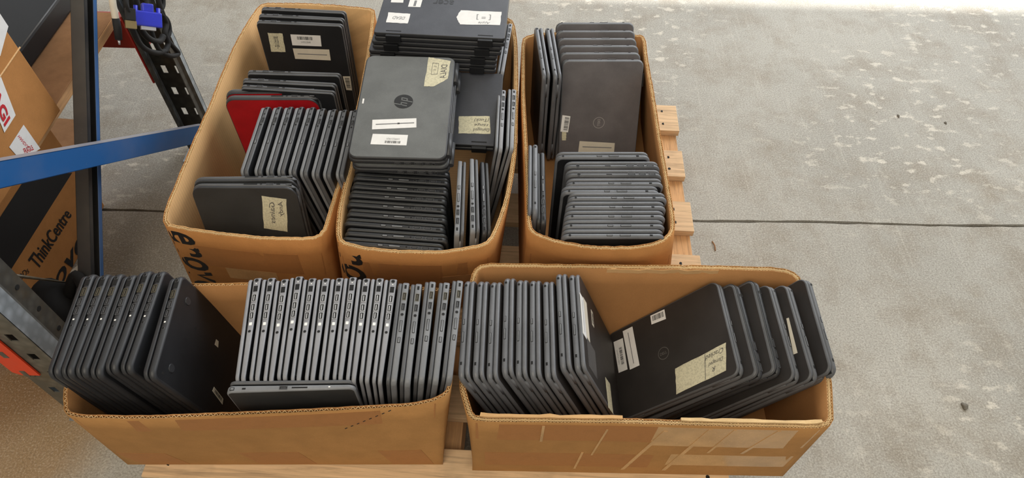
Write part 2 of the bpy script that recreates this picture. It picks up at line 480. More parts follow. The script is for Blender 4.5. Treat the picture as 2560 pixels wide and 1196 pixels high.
    def patch(s, name, t0, t1, h0, h1, mat, off=-.0005, skew=0.0, n=6):
        bm = bmesh.new(); g = []
        for i in range(n+1):
            row = []
            for j in range(n+1):
                h = h0+(h1-h0)*j/n; t = t0+(t1-t0)*i/n + skew*(j/n)
                row.append((bm.verts.new(s.P(t, min(h, .979), off)), bm.verts.new(s.P(t, min(h, .979), -.0001))))
            g.append(row)
        for i in range(n):
            for j in range(n):
                bm.faces.new([g[i][j][0], g[i+1][j][0], g[i+1][j+1][0], g[i][j+1][0]])
        for i in range(n):
            for j in (0, n): bm.faces.new([g[i][j][0], g[i+1][j][0], g[i+1][j][1], g[i][j][1]])
            for i2 in (0, n): bm.faces.new([g[i2][i][0], g[i2][i+1][0], g[i2][i+1][1], g[i2][i][1]])
        return obj(name, bm, mat, s.o)
    def text(s, txt, fn, mat, shear=0, bold=0, off=-.0007, name='lettering'):
        """fn(u, v) -> (t, h)"""
        bm = bmesh.new()
        def f(x, y):
            t, h = fn(x, y); return s.P(t, h, off)
        add_text(bm, txt, f, shear, bold); return obj(name, bm, mat, s.o)

# sides in order front, right, back, left (each list starts at its own corner, going round counter-clockwise)
boxA = Carton('open brown carton at top left, holding red-lidded laptops',
    [[(404, 560), (414, 568), (505, 584), (646, 600), (751, 603), (800, 599)], [(818, 580), (832, 530), (850, 470), (868, 411), (905, 250), (930, 110)],
     [(940, 22), (850, 13), (754, 7), (665, 7)], [(646, 12), (610, 67), (585, 112), (544, 207), (523, 263), (491, 330), (463, 397), (435, 467), (405, 535)]],
    (.41, .41, .41, .41), [(-.742, .854), (-.389, .825), (-.375, 1.56), (-.70, 1.58)], (M['card_out'], M['card_in'], M['flute']), .0092, .0066, True)
boxB = Carton('open brown carton in the middle, with a broad grey laptop on top',
    [[(838, 592), (847, 611), (910, 627), (1001, 635), (1106, 637), (1175, 625), (1217, 618)], [(1236, 600), (1254, 557), (1272, 505), (1284, 445), (1293, 370), (1296, 210), (1294, 105)],
     [(1284, 46), (1200, 40), (1100, 36), (1000, 32)], [(952, 30), (925, 180), (895, 310), (876, 397), (858, 460), (842, 530)]],
    (.440, .440, .415, .415), [(-.380, .82), (-.036, .835), (-.006, 1.55), (-.365, 1.56)], (M['card_out'], M['card_in'], M['flute']), .0092, .0066, True)
boxC = Carton('open brown carton at right, holding grey-brown lidded laptops',
    [[(1317, 578), (1355, 598), (1400, 611), (1461, 622), (1536, 626), (1611, 622), (1662, 607)], [(1689, 580), (1688, 546), (1678, 489), (1669, 434), (1652, 340), (1636, 234), (1622, 161)],
     [(1613, 88), (1540, 84), (1450, 80), (1340, 83)], [(1304, 94), (1303, 234), (1308, 340), (1313, 440), (1316, 540)]],
    (.436, .436, .41, .41), [(.022, .85), (.368, .85), (.375, 1.50), (.005, 1.50)], (M['card_out'], M['card_in2'], M['flute']), .0092, .0066, True)
boxD = Carton('long open brown carton at bottom left, holding upright laptop rows',
    [[(160, 1040), (172, 1046), (358, 1049), (530, 1042), (788, 1031), (1046, 1016), (1098, 1004)], [(1118, 992), (1130, 965), (1140, 850), (1146, 780)],
     [(1140, 722), (1000, 716), (800, 710), (620, 707), (475, 709), (330, 712)], [(215, 716), (190, 800), (170, 900), (157, 985)]],
    (.396, .428, .42, .40), [(-.752, .444), (-.126, .462), (-.125, .70), (-.735, .69)], (M['card_out2'], M['card_in2'], M['flute']), .0068, .0088)
boxE = Carton('long open brown carton at bottom right, with leaning black laptops',
    [[(1174, 1056), (1300, 1057), (1553, 1060), (1768, 1067), (2060, 1074)], [(2085, 1068), (2080, 960), (2064, 860), (2036, 770)],
     [(1992, 680), (1960, 669), (1800, 664), (1500, 661), (1300, 659)], [(1194, 658), (1176, 690), (1160, 830), (1146, 968)]],
    (.388, .392, .392, .412), [(-.066, .452), (.556, .458), (.556, .765), (-.06, .765)], (M['card_out2'], M['card_in2'], M['flute']), .0105, .0062, True)

# printing and tape on the cartons
def vert_print(bx, txt, t0, tw, h_top, h_bot):
    # letters run down the panel (text turned a quarter turn clockwise)
    return bx.text(txt, lambda u, v: (t0+tw*v, h_top-(h_top-h_bot)*u), M['print_black'], shear=.2, bold=.018)
vert_print(boxA, 'enovo', .02, .165, .96, .02)
vert_print(boxB, 'novo', .02, .17, .96, .05)
boxA.patch('packing_tape', .02, .93, .50, .80, M['card_tape'], skew=.0)
boxA.patch('packing_tape', .30, .62, .33, .50, M['clear_tape'])
boxB.patch('packing_tape', .05, .95, .55, .82, M['card_tape'])
boxB.patch('paper_label', .66, .93, .30, .62, M['card_in2'])
for h in (.50, .42):
    boxB.text('008800008', lambda u, v, h=h: (.90-.20*u, h-.05*v), M['print_maroon'], bold=.01)
boxC.patch('packing_tape', .04, .97, .35, .75, M['card_tape'])
boxD.patch('packing_tape', .02, .97, .76, .965, M['card_tape'], off=-.0004)
for a, b in ((.05, .20), (.42, .60), (.84, .97)): boxD.patch('tape_end', a, b, .02, .28, M['card_tape'], skew=-.04)
boxD.text('- - - - - - - -', lambda u, v: (.72+.13*u, .70+.26*u+.012*v), M['print_black'], bold=.0)
boxE.patch('packing_tape', .01, .52, .68, .965, M['card_tape'], off=-.0004)
boxE.patch('packing_tape', .52, .97, .62, .965, M['clear_tape'], off=-.0004)
boxE.patch('packing_tape', .04, .55, .15, .42, M['card_tape'], off=-.0004)
boxE.patch('packing_tape', .60, .97, .22, .45, M['clear_tape'], off=-.0004)
for a, b, h0, h1, sk in ((.20, .208, .66, .95, .0), (.47, .482, .1, .9, .07), (.60, .612, .1, .95, .06), (.36, .366, .4, .9, .02), (.70, .708, .5, .95, .03), (.80, .81, .5, .95, .05), (.32, .327, .1, .45, .01)):
    boxE.patch('tape_wrinkle', a, b, h0, h1, M['clear_tape'], off=-.0012, skew=sk)
# torn liner strips standing on the rim of the bottom right box
def rim_strip(bx, t0, t1, off0, off1, dz, mat, name='torn_liner'):
    bm = bmesh.new(); n = 14; g = []
    for i in range(n+1):
        t = t0+(t1-t0)*i/n; w = random.uniform(.7, 1.1)
        a = bx.P(t, .975, off0); b = bx.P(t, .975, off0+(off1-off0)*w); z = bx.P(t, 1, off0).z+dz
        g.append([bm.verts.new(Vector((p.x, p.y, q))) for p, q in ((a, z-.012), (a, z), (b, z+random.uniform(-.001, .001)), (b, z-.012))])
    for i in range(n):
        for k in range(4): bm.faces.new([g[i][k], g[i+1][k], g[i+1][(k+1) % 4], g[i][(k+1) % 4]])
    bm.faces.new(g[0]); bm.faces.new(g[-1])
    return obj(name, bm, mat, bx.o)
rim_strip(boxE, .02, .42, .0078, .0145, .004, M['card_in'])
rim_strip(boxE, .58, .98, .0078, .0140, .004, M['flute'])
rim_strip(boxE, 2.25, 2.6, .0078, .012, -.001, M['card_in'])

# ------------------------------------------------------------------ laptops
def P_(name, t, ln, h, st): return (name, t, ln, h, st)
LENOVO_PORTS = [P_('hinge_screw', .955, .006, .006, 'round'), P_('status_light', .922, .002, .002, 'white'), P_('ethernet_port', .87, .013, .009, 'dark'),
    P_('hdmi_port', .775, .014, .006, 'steel'), P_('usb_port', .682, .013, .006, 'steel'), P_('usb_port', .60, .013, .006, 'steel'),
    P_('charge_light', .52, .006, .005, 'white'), P_('audio_jack', .45, .0045, .0045, 'round')]
DARK_PORTS = [P_('hinge_screw', .925, .006, .006, 'round'), P_('ethernet_port', .88, .014, .009, 'dark'),
    P_('hdmi_port', .785, .015, .006, 'gold'), P_('usb_port', .685, .013, .006, 'dim'), P_('usb_port', .595, .013, .006, 'dim'),
    P_('charge_light', .51, .003, .003, 'white'), P_('audio_jack', .45, .0045, .0045, 'round')]
ACER_PORTS = [P_('lock_slot', .93, .008, .004, 'dark'), P_('hdmi_port', .83, .014, .005, 'gold'), P_('usb_port', .722, .013, .005, 'dim'),
    P_('audio_jack', .645, .005, .005, 'round'), P_('volume_rocker', .53, .024, .005, 'button'), P_('power_button', .395, .012, .0055, 'button')]
CROSS_PORTS = [P_('hinge_screw', .95, .008, .006, 'button'), P_('lock_slot', .86, .006, .003, 'dark'), P_('usb_port', .555, .012, .0045, 'dim'), P_('card_slot', .43, .026, .0025, 'dark'), P_('charge_light', .20, .003, .002, 'white')]
ACER_PORTS_DIM = [(n, t, l, h, 'dim' if st == 'gold' else st) for n, t, l, h, st in ACER_PORTS]
DELL_PORTS = [P_('audio_jack', .08, .0045, .0045, 'round'), P_('power_button', .46, .012, .004, 'button'), P_('volume_rocker', .61, .022, .004, 'button'), P_('lock_slot', .86, .006, .0035, 'dark')]
DELL_PORTS_B = [P_('power_socket', .14, .007, .007, 'round'), P_('card_slot', .45, .012, .002, 'dark'), P_('hdmi_port', .68, .015, .005, 'dim'), P_('usb_port', .79, .014, .005, 'dim'), P_('usb_port', .89, .014, .005, 'dim')]
HP_PORTS = [P_('lock_slot', .94, .006, .005, 'dark'), P_('status_light', .855, .004, .003, 'dark'), P_('usb_port', .76, .014, .007, 'dim'), P_('audio_jack', .69, .0045, .0045, 'round'), P_('power_button', .44, .013, .006, 'button')]
THIN_PORTS = [P_('lock_slot', .92, .007, .0035, 'dark'), P_('usb_port', .80, .013, .005, 'dim'), P_('card_slot', .66, .028, .003, 'dark'), P_('audio_jack', .55, .006, .003, 'dark')]
RED_PORTS = [P_('vent_slot', .56, .028, .003, 'dark'), P_('audio_jack', .66, .0045, .0045, 'round'), P_('hdmi_port', .74, .013, .004, 'dim'), P_('usb_port', .82, .008, .003, 'dark'), P_('power_socket', .92, .013, .004, 'button')]
FLAT_HP_PORTS = [P_('usb_port', .50, .010, .004, 'dim'), P_('usb_port', .60, .012, .004, 'dim'), P_('hdmi_port', .71, .015, .005, 'dim'), P_('card_slot', .80, .006, .004, 'dim'), P_('audio_jack', .86, .005, .004, 'round')]
K = {
 # W long side, D short side, tl lid, gap, tbf base at front, tbh base at hinge, r corner, el/eb edge rounding
 'lenovo_grey': dict(W=.292, D=.214, tl=.0065, gap=.0030, tbf=.0075, tbh=.0135, r=.010, el=.0025, eb=.0025, lid='lid_black', base='lid_black', le='edge_silver', be='edge_silver', ports=LENOVO_PORTS),
 'lenovo_dark': dict(W=.292, D=.212, tl=.0075, gap=.0010, tbf=.0125, tbh=.0145, r=.016, el=.0020, eb=.0060, lid='lid_black', base='lid_black', le='edge_black', be='edge_black', ports=DARK_PORTS, feet=True),
 'acer_black': dict(W=.290, D=.208, tl=.0070, gap=.0008, tbf=.0105, tbh=.0125, r=.012, el=.0022, eb=.0030, lid='lid_black', base='lid_black', le='edge_dark', be='edge_grey', ports=ACER_PORTS),
 'acer_dim': dict(W=.268, D=.209, tl=.0070, gap=.0008, tbf=.0100, tbh=.0115, r=.012, el=.0022, eb=.0036, lid='lid_black', base='lid_black', le='lid_dark', be='edge_black', ports=ACER_PORTS_DIM),
 'acer_silver': dict(W=.285, D=.208, tl=.0070, gap=.0015, tbf=.0090, tbh=.0110, r=.010, el=.0030, eb=.0024, lid='lid_black', base='lid_black', le='edge_dark', be='edge_grey', ports=ACER_PORTS_DIM),
 'acer_pale': dict(W=.285, D=.208, tl=.0070, gap=.0015, tbf=.0090, tbh=.0110, r=.010, el=.0030, eb=.0024, lid='lid_black', base='lid_black', le='edge_grey', be='edge_silver', ports=ACER_PORTS_DIM),
 'lenovo_cross': dict(W=.290, D=.214, tl=.0065, gap=.0022, tbf=.0080, tbh=.0125, r=.012, el=.0025, eb=.0030, lid='lid_black', base='lid_dark', le='edge_dark', be='edge_grey', ports=CROSS_PORTS),
 'dell_grey': dict(W=.292, D=.208, tl=.0080, gap=.0012, tbf=.0115, tbh=.0115, r=.016, el=.0036, eb=.0052, lid='lid_dell_black', base='lid_black', le='edge_dell', be='edge_dell', ports=DELL_PORTS),
 'dell_grey_b': dict(W=.292, D=.208, tl=.0080, gap=.0012, tbf=.0110, tbh=.0110, r=.016, el=.0036, eb=.0048, lid='lid_dell', base='lid_dell', le='edge_dell', be='edge_dark', ports=DELL_PORTS_B),
 'dell_brown': dict(W=.292, D=.209, tl=.0072, gap=.0012, tbf=.0105, tbh=.0105, r=.016, el=.0030, eb=.0048, lid='lid_dell', base='lid_dell', le='edge_dell', be='edge_dark', ports=DELL_PORTS),
 'dell_black': dict(W=.292, D=.210, tl=.0078, gap=.0015, tbf=.0115, tbh=.0115, r=.018, el=.0032, eb=.0052, lid='lid_dell_black', base='lid_dell_black', le='edge_dark', be='edge_dark', ports=DELL_PORTS),
 'dell_black_b': dict(W=.292, D=.208, tl=.0078, gap=.0015, tbf=.0115, tbh=.0115, r=.016, el=.0060, eb=.0052, lid='lid_dell_black', base='lid_dell_black', le='edge_dark', be='edge_black', ports=DELL_PORTS_B),
 'hp_dark': dict(W=.292, D=.213, tl=.0070, gap=.0014, tbf=.0090, tbh=.0100, r=.012, el=.0022, eb=.0026, lid='lid_black', base='lid_black', le='edge_grey', be='edge_dark', ports=HP_PORTS),
 'thin_black': dict(W=.300, D=.224, tl=.0060, gap=.0020, tbf=.0060, tbh=.0085, r=.010, el=.0018, eb=.0020, lid='lid_black', base='lid_black', le='edge_dark', be='edge_dark', ports=THIN_PORTS),
 'red_lid': dict(W=.292, D=.221, tl=.0068, gap=.0010, tbf=.0090, tbh=.0095, r=.026, el=.0020, eb=.0034, lid='lid_red', base='lid_black', le='edge_black', be='edge_dark', ports=RED_PORTS),
 'dark_lid': dict(W=.292, D=.220, tl=.0068, gap=.0010, tbf=.0090, tbh=.0095, r=.024, el=.0020, eb=.0034, lid='lid_dark', base='lid_black', le='edge_black', be='edge_dark', ports=RED_PORTS),
 'hp_flat': dict(W=.302, D=.206, tl=.0085, gap=.0015, tbf=.0110, tbh=.0115, r=.018, el=.0030, eb=.0040, lid='lid_hp', base='lid_black', le='edge_black', be='edge_black', ports=FLAT_HP_PORTS, barrel=True),
 'acer_flat': dict(W=.302, D=.208, tl=.0085, gap=.0022, tbf=.0105, tbh=.0105, r=.006, el=.0014, eb=.0026, lid='lid_acer', base='lid_black', le='edge_black', be='edge_black', ports=ACER_PORTS, hinges=True),
}
def outline(W, D, r, ins, seg=5):
    pts = []
    r2 = max(r-ins, .001)
    for cx, cy, a0 in ((-r, D/2-r, 0), (-W+r, D/2-r, 90), (-W+r, -D/2+r, 180), (-r, -D/2+r, 270)):
        for k in range(seg+1):
            a = math.radians(a0+90*k/seg); pts.append((cx+r2*math.cos(a), cy+r2*math.sin(a)))
    return pts
def slab_bm(W, D, r, e, zlo, zhi, m):
    """rounded slab; zlo/zhi are functions of y; material 0 covers, 1 edges"""
    bm = bmesh.new(); rings = []
    q = [0.0, .13, .5, 1.0]   # inset fractions from the flat side to the corner
    prof = [(1.0, 0.0), (.5, .134), (.134, .5), (0.0, 1.0)]
    lay = [('lo', i, z) for i, z in prof]+[('hi', i, z) for i, z in reversed(prof)]
    for side, i, z in lay:
        ring = []
        for x, y in outline(W, D, r, e*i):
            zz = zlo(y)+e*z if side == 'lo' else zhi(y)-e*z
            ring.append(bm.verts.new((x, y, m*zz)))
        rings.append(ring)
    n = len(rings[0])
    for a in range(len(rings)-1):
        for k in range(n):
            f = bm.faces.new([rings[a][k], rings[a][(k+1) % n], rings[a+1][(k+1) % n], rings[a+1][k]])
            f.material_index = 1; f.smooth = True
    for rg in (rings[0], rings[-1]): bm.faces.new(rg).material_index = 0
    return bm
_ports = {}
def port_mesh(name, ln, h, st):
    k = (name, ln, h, st)
    if k in _ports: return _ports[k]
    bm = bmesh.new(); d = .0016
    if st == 'round':
        add_tube(bm, [(-d, 0, 0), (.0003, 0, 0)], ln/2*1.25, 10, 1); add_tube(bm, [(-d, 0, 0), (.0006, 0, 0)], ln/2, 10, 0)
        ms = [M['blackflat'], M['edge_dark']]
    elif st == 'button':
        add_bevel_box(bm, (-d, -ln/2, -h/2), (.0003, ln/2, h/2), h*.18, 0)
        add_bevel_box(bm, (-d, -ln/2+h*.22, -h*.28), (.0008, ln/2-h*.22, h*.28), h*.12, 1)
        ms = [M['blackflat'], M['edge_grey']]
    elif st == 'white':
        add_bevel_box(bm, (-d, -ln/2, -h/2), (.0005, ln/2, h/2), h*.1, 0); ms = [M['white']]
    elif st == 'dark':
        add_bevel_box(bm, (-d, -ln/2, -h/2), (.0004, ln/2, h/2), h*.12, 0); ms = [M['blackflat']]
    else:
        w = .0009
        add_box(bm, (-d, -ln/2-w, -h/2-w), (.0007, ln/2+w, -h/2), 1); add_box(bm, (-d, -ln/2-w, h/2), (.0007, ln/2+w, h/2+w), 1)
        add_box(bm, (-d, -ln/2-w, -h/2), (.0007, -ln/2, h/2), 1); add_box(bm, (-d, ln/2, -h/2), (.0007, ln/2+w, h/2), 1)
        add_box(bm, (-d, -ln/2, -h/2), (.0003, ln/2, h/2), 0)
        add_box(bm, (-d, -ln/2+.0015, -h*.08), (.0005, ln/2-.0015, h*.22), 1)
        ms = [M['blackflat'], {'steel': M['steel'], 'gold': M['gold_dim'], 'dim': M['edge_dark']}[st]]
    me = mesh_of(name, bm, ms); _ports[k] = me; return me
_lm = {}
def laptop_parts(kind, m):
    if (kind, m) in _lm: return _lm[(kind, m)]
    k = K[kind]; W, D, g = k['W'], k['D'], k['gap']
    tb = lambda y: k['tbf']+(k['tbh']-k['tbf'])*(y/D+.5)
    out = []
    out.append(('base', mesh_of('base', slab_bm(W, D, k['r'], k['eb'], lambda y: -g/2-tb(y), lambda y: -g/2, m), [M[k['base']], M[k['be']]]), None))
    out.append(('lid', mesh_of('lid', slab_bm(W, D-.004, k['r'], k['el'], lambda y: g/2, lambda y: g/2+k['tl'], m), [M[k['lid']], M[k['le']]]), None))
    bm = bmesh.new(); add_box(bm, (-W+.014, -D/2+.014, m*(-g/2-.0005)), (-.006, D/2-.004, m*(g/2+.0005)))
    out.append(('gasket', mesh_of('gasket', bm, M['blackflat']), None))
    # hinge barrels at the hinge end
    for hx in (-.045, -W+.045):
        bm = bmesh.new()
        if k.get('hinges'):
            add_bevel_box(bm, (hx-.017, D/2-.010, m*(-g/2-tb(D/2)+.0015)), (hx+.017, D/2+.0060, m*(g/2+k['tl']-.0020)), .0012)
        elif k.get('barrel'):
            add_tube(bm, [(hx-.03, D/2+.001, 0), (hx+.03, D/2+.001, 0)], .0062, 10)
        else:
            add_tube(bm, [(hx-.02, D/2-.0045, 0), (hx+.02, D/2-.0045, 0)], .0036, 8)
        out.append(('hinge', mesh_of('hinge', bm, M['black'] if k.get('hinges') else M[k['be']]), None))
        if k.get('hinges'):
            bm = bmesh.new(); zt = g/2+k['tl']
            add_box(bm, (hx-.0175, D/2-.0125, m*(zt-.003)), (hx+.0175, D/2-.0095, m*(zt+.0003)))
            out.append(('hinge_slot', mesh_of('hinge_slot', bm, M['blackflat']), None))
    for nm, t, ln, h, st in k['ports']:
        y = -D/2+t*D; th = tb(y); h2 = min(h, th*.62)
        out.append((nm, port_mesh(nm, ln, round(h2, 4), st), (0, y, m*(-g/2-th/2))))
    if k.get('feet'):
        for fx, fy in ((-.035, .065), (-.04, -.07), (-W+.035, .065), (-W+.04, -.07)):
            bm = bmesh.new(); zb = -g/2-tb(fy)
            add_tube(bm, [(fx, fy, m*(zb+.0005)), (fx, fy, m*(zb-.0012))], [.0085, .0075], 14)
            out.append(('rubber_foot', mesh_of('rubber_foot', bm, M['edge_black']), None))
        for fx, fy in ((-.06, 0.0), (-.022, -.088), (-.075, .03)):
            bm = bmesh.new(); zb = -g/2-tb(fy)
            add_tube(bm, [(fx, fy, m*(zb+.0005)), (fx, fy, m*(zb-.0003))], .003, 8)
            out.append(('screw', mesh_of('screw', bm, M['blackflat']), None))
    _lm[(kind, m)] = out
    return out
class Laptop: pass
def make_laptop(kind, Mx, m, label, group, ports=True):
    L = Laptop(); L.kind = kind; L.M = Mx; L.m = m; L.k = K[kind]
    L.o = thing('laptop', label, 'laptop', Mx, group)
    L.parts = {}
    for nm, me, loc in laptop_parts(kind, m):
        if not ports and loc is not None: continue
        c = link(nm, me, L.o)
        if loc is not None: c.location = loc
        L.parts.setdefault(nm, c)
    L.zl = m*(L.k['gap']/2+L.k['tl'])                 # lid outer face
    L.zb = -m*(L.k['gap']/2+(L.k['tbf']+L.k['tbh'])/2)  # bottom face
    return L
def up_from(u, c):
    v = u.cross(ray(*c[0]).cross(ray(*c[1]))).normalized()
    return -v if v.z < 0 else v
def stand(kind, hinge, front, z, lid_hint, label, group, v=None, c=None, ports=True):
    """laptop standing on its short side; hinge/front: the ends of its upper edge in the photo, z: height of that edge"""
    H, Fp = at(*hinge, z), at(*front, z); u = (H-Fp).normalized(); mid = (H+Fp)/2
    v = up_from(u, c) if c else Vector(v or (0, 0, 1))
    v = (v-u*v.dot(u)).normalized(); n = v.cross(u)
    m = 1 if n.dot(Vector(lid_hint)) > 0 else -1
    k = K[kind]; zc = (k['tl']-(k['tbf']+k['tbh'])/2)/2*m
    low = mid.z-k['W']*v.z
    if low < PZ+.0065: mid.z += PZ+.0065-low
    Mx = Matrix((v, u, n)).transposed().to_4x4(); Mx.translation = mid-n*zc
    return make_laptop(kind, Mx, m, label, group, ports)
def lie(kind, corner, v, u, label, group):
    """laptop lying flat, lid up; corner: middle of its visible side on the lid's outer face"""
    u = Vector(u).normalized(); v = Vector(v); v = (v-u*v.dot(u)).normalized(); n = v.cross(u)
    k = K[kind]
    Mx = Matrix((v, u, n)).transposed().to_4x4(); Mx.translation = Vector(corner)-n*(k['gap']/2+k['tl'])
    return make_laptop(kind, Mx, 1, label, group)
def on_face(L, px, py, z):
    inv = L.M.inverted(); o = inv @ CAMP; d = inv.to_3x3() @ ray(px, py); t = (z-o.z)/d.z
    p = o+d*t; return (p.x, p.y)
def sticker(L, quad, mat='paper', name='paper_label', bottom=False, rag=0.0, clip=True):
    """quad: photo pixels of the corners (first = text bottom-left, then counter-clockwise as read)"""
    z = L.zb if bottom else L.zl; s = 1 if z > 0 else -1
    q = [Vector(on_face(L, x, y, z)) for x, y in quad]
    bm = bmesh.new(); poly = []
    for i in range(len(q)):
        a, b = q[i], q[(i+1) % len(q)]
        n = 6 if rag else 1
        for k in range(n):
            p = a.lerp(b, k/n)
            if rag and k: p = p+Vector((random.uniform(-rag, rag), random.uniform(-rag, rag)))
            poly.append((p.x, p.y))
    add_prism(bm, poly, z-s*.0002, z+s*.0004)
    o = obj(name, bm, M[mat], L.o)
    def fn(u, v):
        p = (q[0].lerp(q[1], u)).lerp(q[3].lerp(q[2], u), v); return Vector((p.x, p.y, z+s*.0006))
    return o, fn
def sticker_rect(L, px, py, sx, sy, rot, mat, name, rag=0.0):
    cx, cy = on_face(L, px, py, L.zl); z = L.zl; s = 1 if z > 0 else -1; ca, sa = math.cos(rot), math.sin(rot)
    poly = []
    c4_ = [(-sx/2, -sy/2), (sx/2, -sy/2), (sx/2, sy/2), (-sx/2, sy/2)]
    for i in range(4):
        a, b = c4_[i], c4_[(i+1) % 4]; n = 6 if rag else 1
        for k in range(n):
            x = a[0]+(b[0]-a[0])*k/n+(random.uniform(-rag, rag) if k else 0); y = a[1]+(b[1]-a[1])*k/n+(random.uniform(-rag, rag) if k else 0)
            poly.append((cx+x*ca-y*sa, cy+x*sa+y*ca))
    bm = bmesh.new(); add_prism(bm, poly, z-s*.0002, z+s*.0004); o = obj(name, bm, M[mat], L.o)
    def fn(u, v):
        x = (u-.5)*sx; y = (v-.5)*sy; return Vector((cx+x*ca-y*sa, cy+x*sa+y*ca, z+s*.0006))
    return o, fn
def write(o, fn, txt, u0, u1, v0, v1, mat='ink', shear=0, bold=0, name='lettering'):
    bm = bmesh.new(); add_text(bm, txt, lambda x, y: fn(u0+(u1-u0)*x, v0+(v1-v0)*y), shear, bold)
    return obj(name, bm, M[mat], o)
def barcode(o, fn, u0, u1, v0, v1, mat='print_black', n=26):
    bm = bmesh.new(); r = random.Random(3); x = 0
    while x < 1:
        w = r.choice((.012, .018, .03)); g = r.choice((.012, .02, .03))
        a = u0+(u1-u0)*x; b = u0+(u1-u0)*min(1, x+w)
        bm.faces.new([bm.verts.new(fn(p, q)) for p, q in ((a, v0), (b, v0), (b, v1), (a, v1))]); x += w+g
    return obj('barcode', bm, M[mat], o)
ORD = ['first', 'second', 'third', 'fourth', 'fifth', 'sixth', 'seventh', 'eighth', 'ninth', 'tenth', 'eleventh', 'twelfth']
NUM = ['one', 'two', 'three', 'four', 'five', 'six', 'seven', 'eight', 'nine', 'ten', 'eleven']
UP = Vector((0, 0, 1)); LEFT = Vector((-1, 0, 0)); RIGHT = Vector((1, 0, 0)); NEAR = Vector((0, -1, 0)); FAR = Vector((0, 1, 0))
def lerp(a, b, t): return a+(b-a)*t

# ---- bottom left box: seven dark laptops, eleven grey ones, five black ones, one across the front
def c2(x, y): return (100+.351*x, 640+.351*y)
fars = [(345, 115), (450, 110), (545, 105), (640, 112), (750, 85), (850, 85), (970, 135)]
nears = [(80, 850), (172, 855), (272, 856), (377, 864), (484, 828), (592, 834), (762, 866)]
for i in range(7):
    lx = lerp(-.145, -.205, i/6)
    L = stand('lenovo_dark', c2(*fars[i]), c2(*nears[i]), .449, LEFT,
        'black laptop on edge, %s from left of seven in bottom-left box' % ORD[i], 'dark laptops at the left of the bottom left box', v=(lx, 0, .98))
    if i == 6:
        o, fn = sticker(L, [(531, 978), (556, 1012), (558, 998), (535, 968)], 'paper_cream', bottom=True)
        barcode(o, fn, .15, .85, .2, .8)
        o, fn = sticker(L, [(536, 862), (545, 870), (547, 842), (540, 848)], 'paper_cream', bottom=True)
def c3(x, y): return (560+.3344*x, 660+.3344*y)
bx_ = [250, 355, 455, 562, 662, 765, 868, 967, 1067, 1168, 1270]; lx_ = [200, 303, 403, 512, 610, 712, 815, 915, 1017, 1120, 1218]
by_ = [90, 88, 98, 75, 90, 90, 87, 80, 90, 88, 95]; nx_ = [120, 225, 330, 432, 536, 641, 746, 850, 950, 1050, 1147]
for i in range(11):
    stand('lenovo_grey', c3((bx_[i]+lx_[i])/2, by_[i]), c3(nx_[i], by_[i]+800), .449, LEFT,
        'silver-edged laptop on edge, %s from left of eleven in bottom-left box' % ORD[i], 'silver edged laptops in the bottom left box', v=(lerp(-.05, .08, i/10), 0, 1))
for i, ((fx, fy), (nx, ny)) in enumerate(zip([(1345, 130), (1440, 140), (1545, 115), (1650, 128), (1750, 110)], [(1252, 885), (1355, 892), (1460, 880), (1566, 880), (1670, 865)])):
    stand('acer_black', c3(fx, fy), c3(nx, ny), .449, LEFT,
        'dark grey laptop, %s of five between silver-edged and rounded grey rows' % ORD[i], 'dark grey laptops at the right of the bottom left box', v=(lerp(.09, .15, i/4), 0, 1))
L = stand('lenovo_cross', (566, 966), (888, 962), .447, FAR, 'silver-edged laptop standing crosswise at the front of the bottom-left box', None, v=(0, -.02, 1))

# ---- bottom right box: nine rounded grey laptops, six leaning black ones
def c4(x, y): return (1100+.368*x, 640+.368*y)
ex = [197, 287, 374, 465, 552, 639, 728, 815, 903]; ey = [140, 140, 142, 118, 130, 135, 142, 88, 90]
nx = [152, 250, 345, 450, 545, 642, 745, 850, 950]; ny = [845, 850, 860, 825, 840, 843, 850, 790, 800]
for i in range(9):
    L = stand('dell_grey', c4(nx[i], ny[i]), c4(ex[i], ey[i]), .436, RIGHT,
        'rounded grey laptop on edge, %s from left of nine in bottom-right box' % ORD[i], 'rounded grey laptops in the bottom right box', v=(lerp(-.30, -.36, i/8), 0, .937))
    if i == 8:
        o, fn = sticker_rect(L, 1458, 790, .026, .085, .03, 'paper', 'paper_label'); write(o, lambda a, b: fn(b, a), '_', .1, .9, .46, .52, 'print_grey')
        o, fn = sticker_rect(L, 1466, 800, .026, .085, .05, 'paper_cream', 'paper_label')
        o, fn = sticker_rect(L, 1481, 797, .014, .034, .04, 'paper_cream', 'paper_label'); barcode(o, lambda a, b: fn(b, a), .15, .85, .2, .8)
        sticker_rect(L, 1480, 897, .060, .058, .0, 'slot_film', 'worn_sticker')
        sticker_rect(L, 1523, 990, .040, .062, .08, 'mask', 'masking_tape', .0008)
def c5(x, y): return (1480+.3846*x, 640+.3846*y)
DF = [(826, 155), (938, 165), (1060, 135), (1165, 175), (1272, 165), (1397, 120)]; DN = [(986, 790), (1107, 800), (1226, 790), (1347, 820), (1467, 830), (1590, 790)]
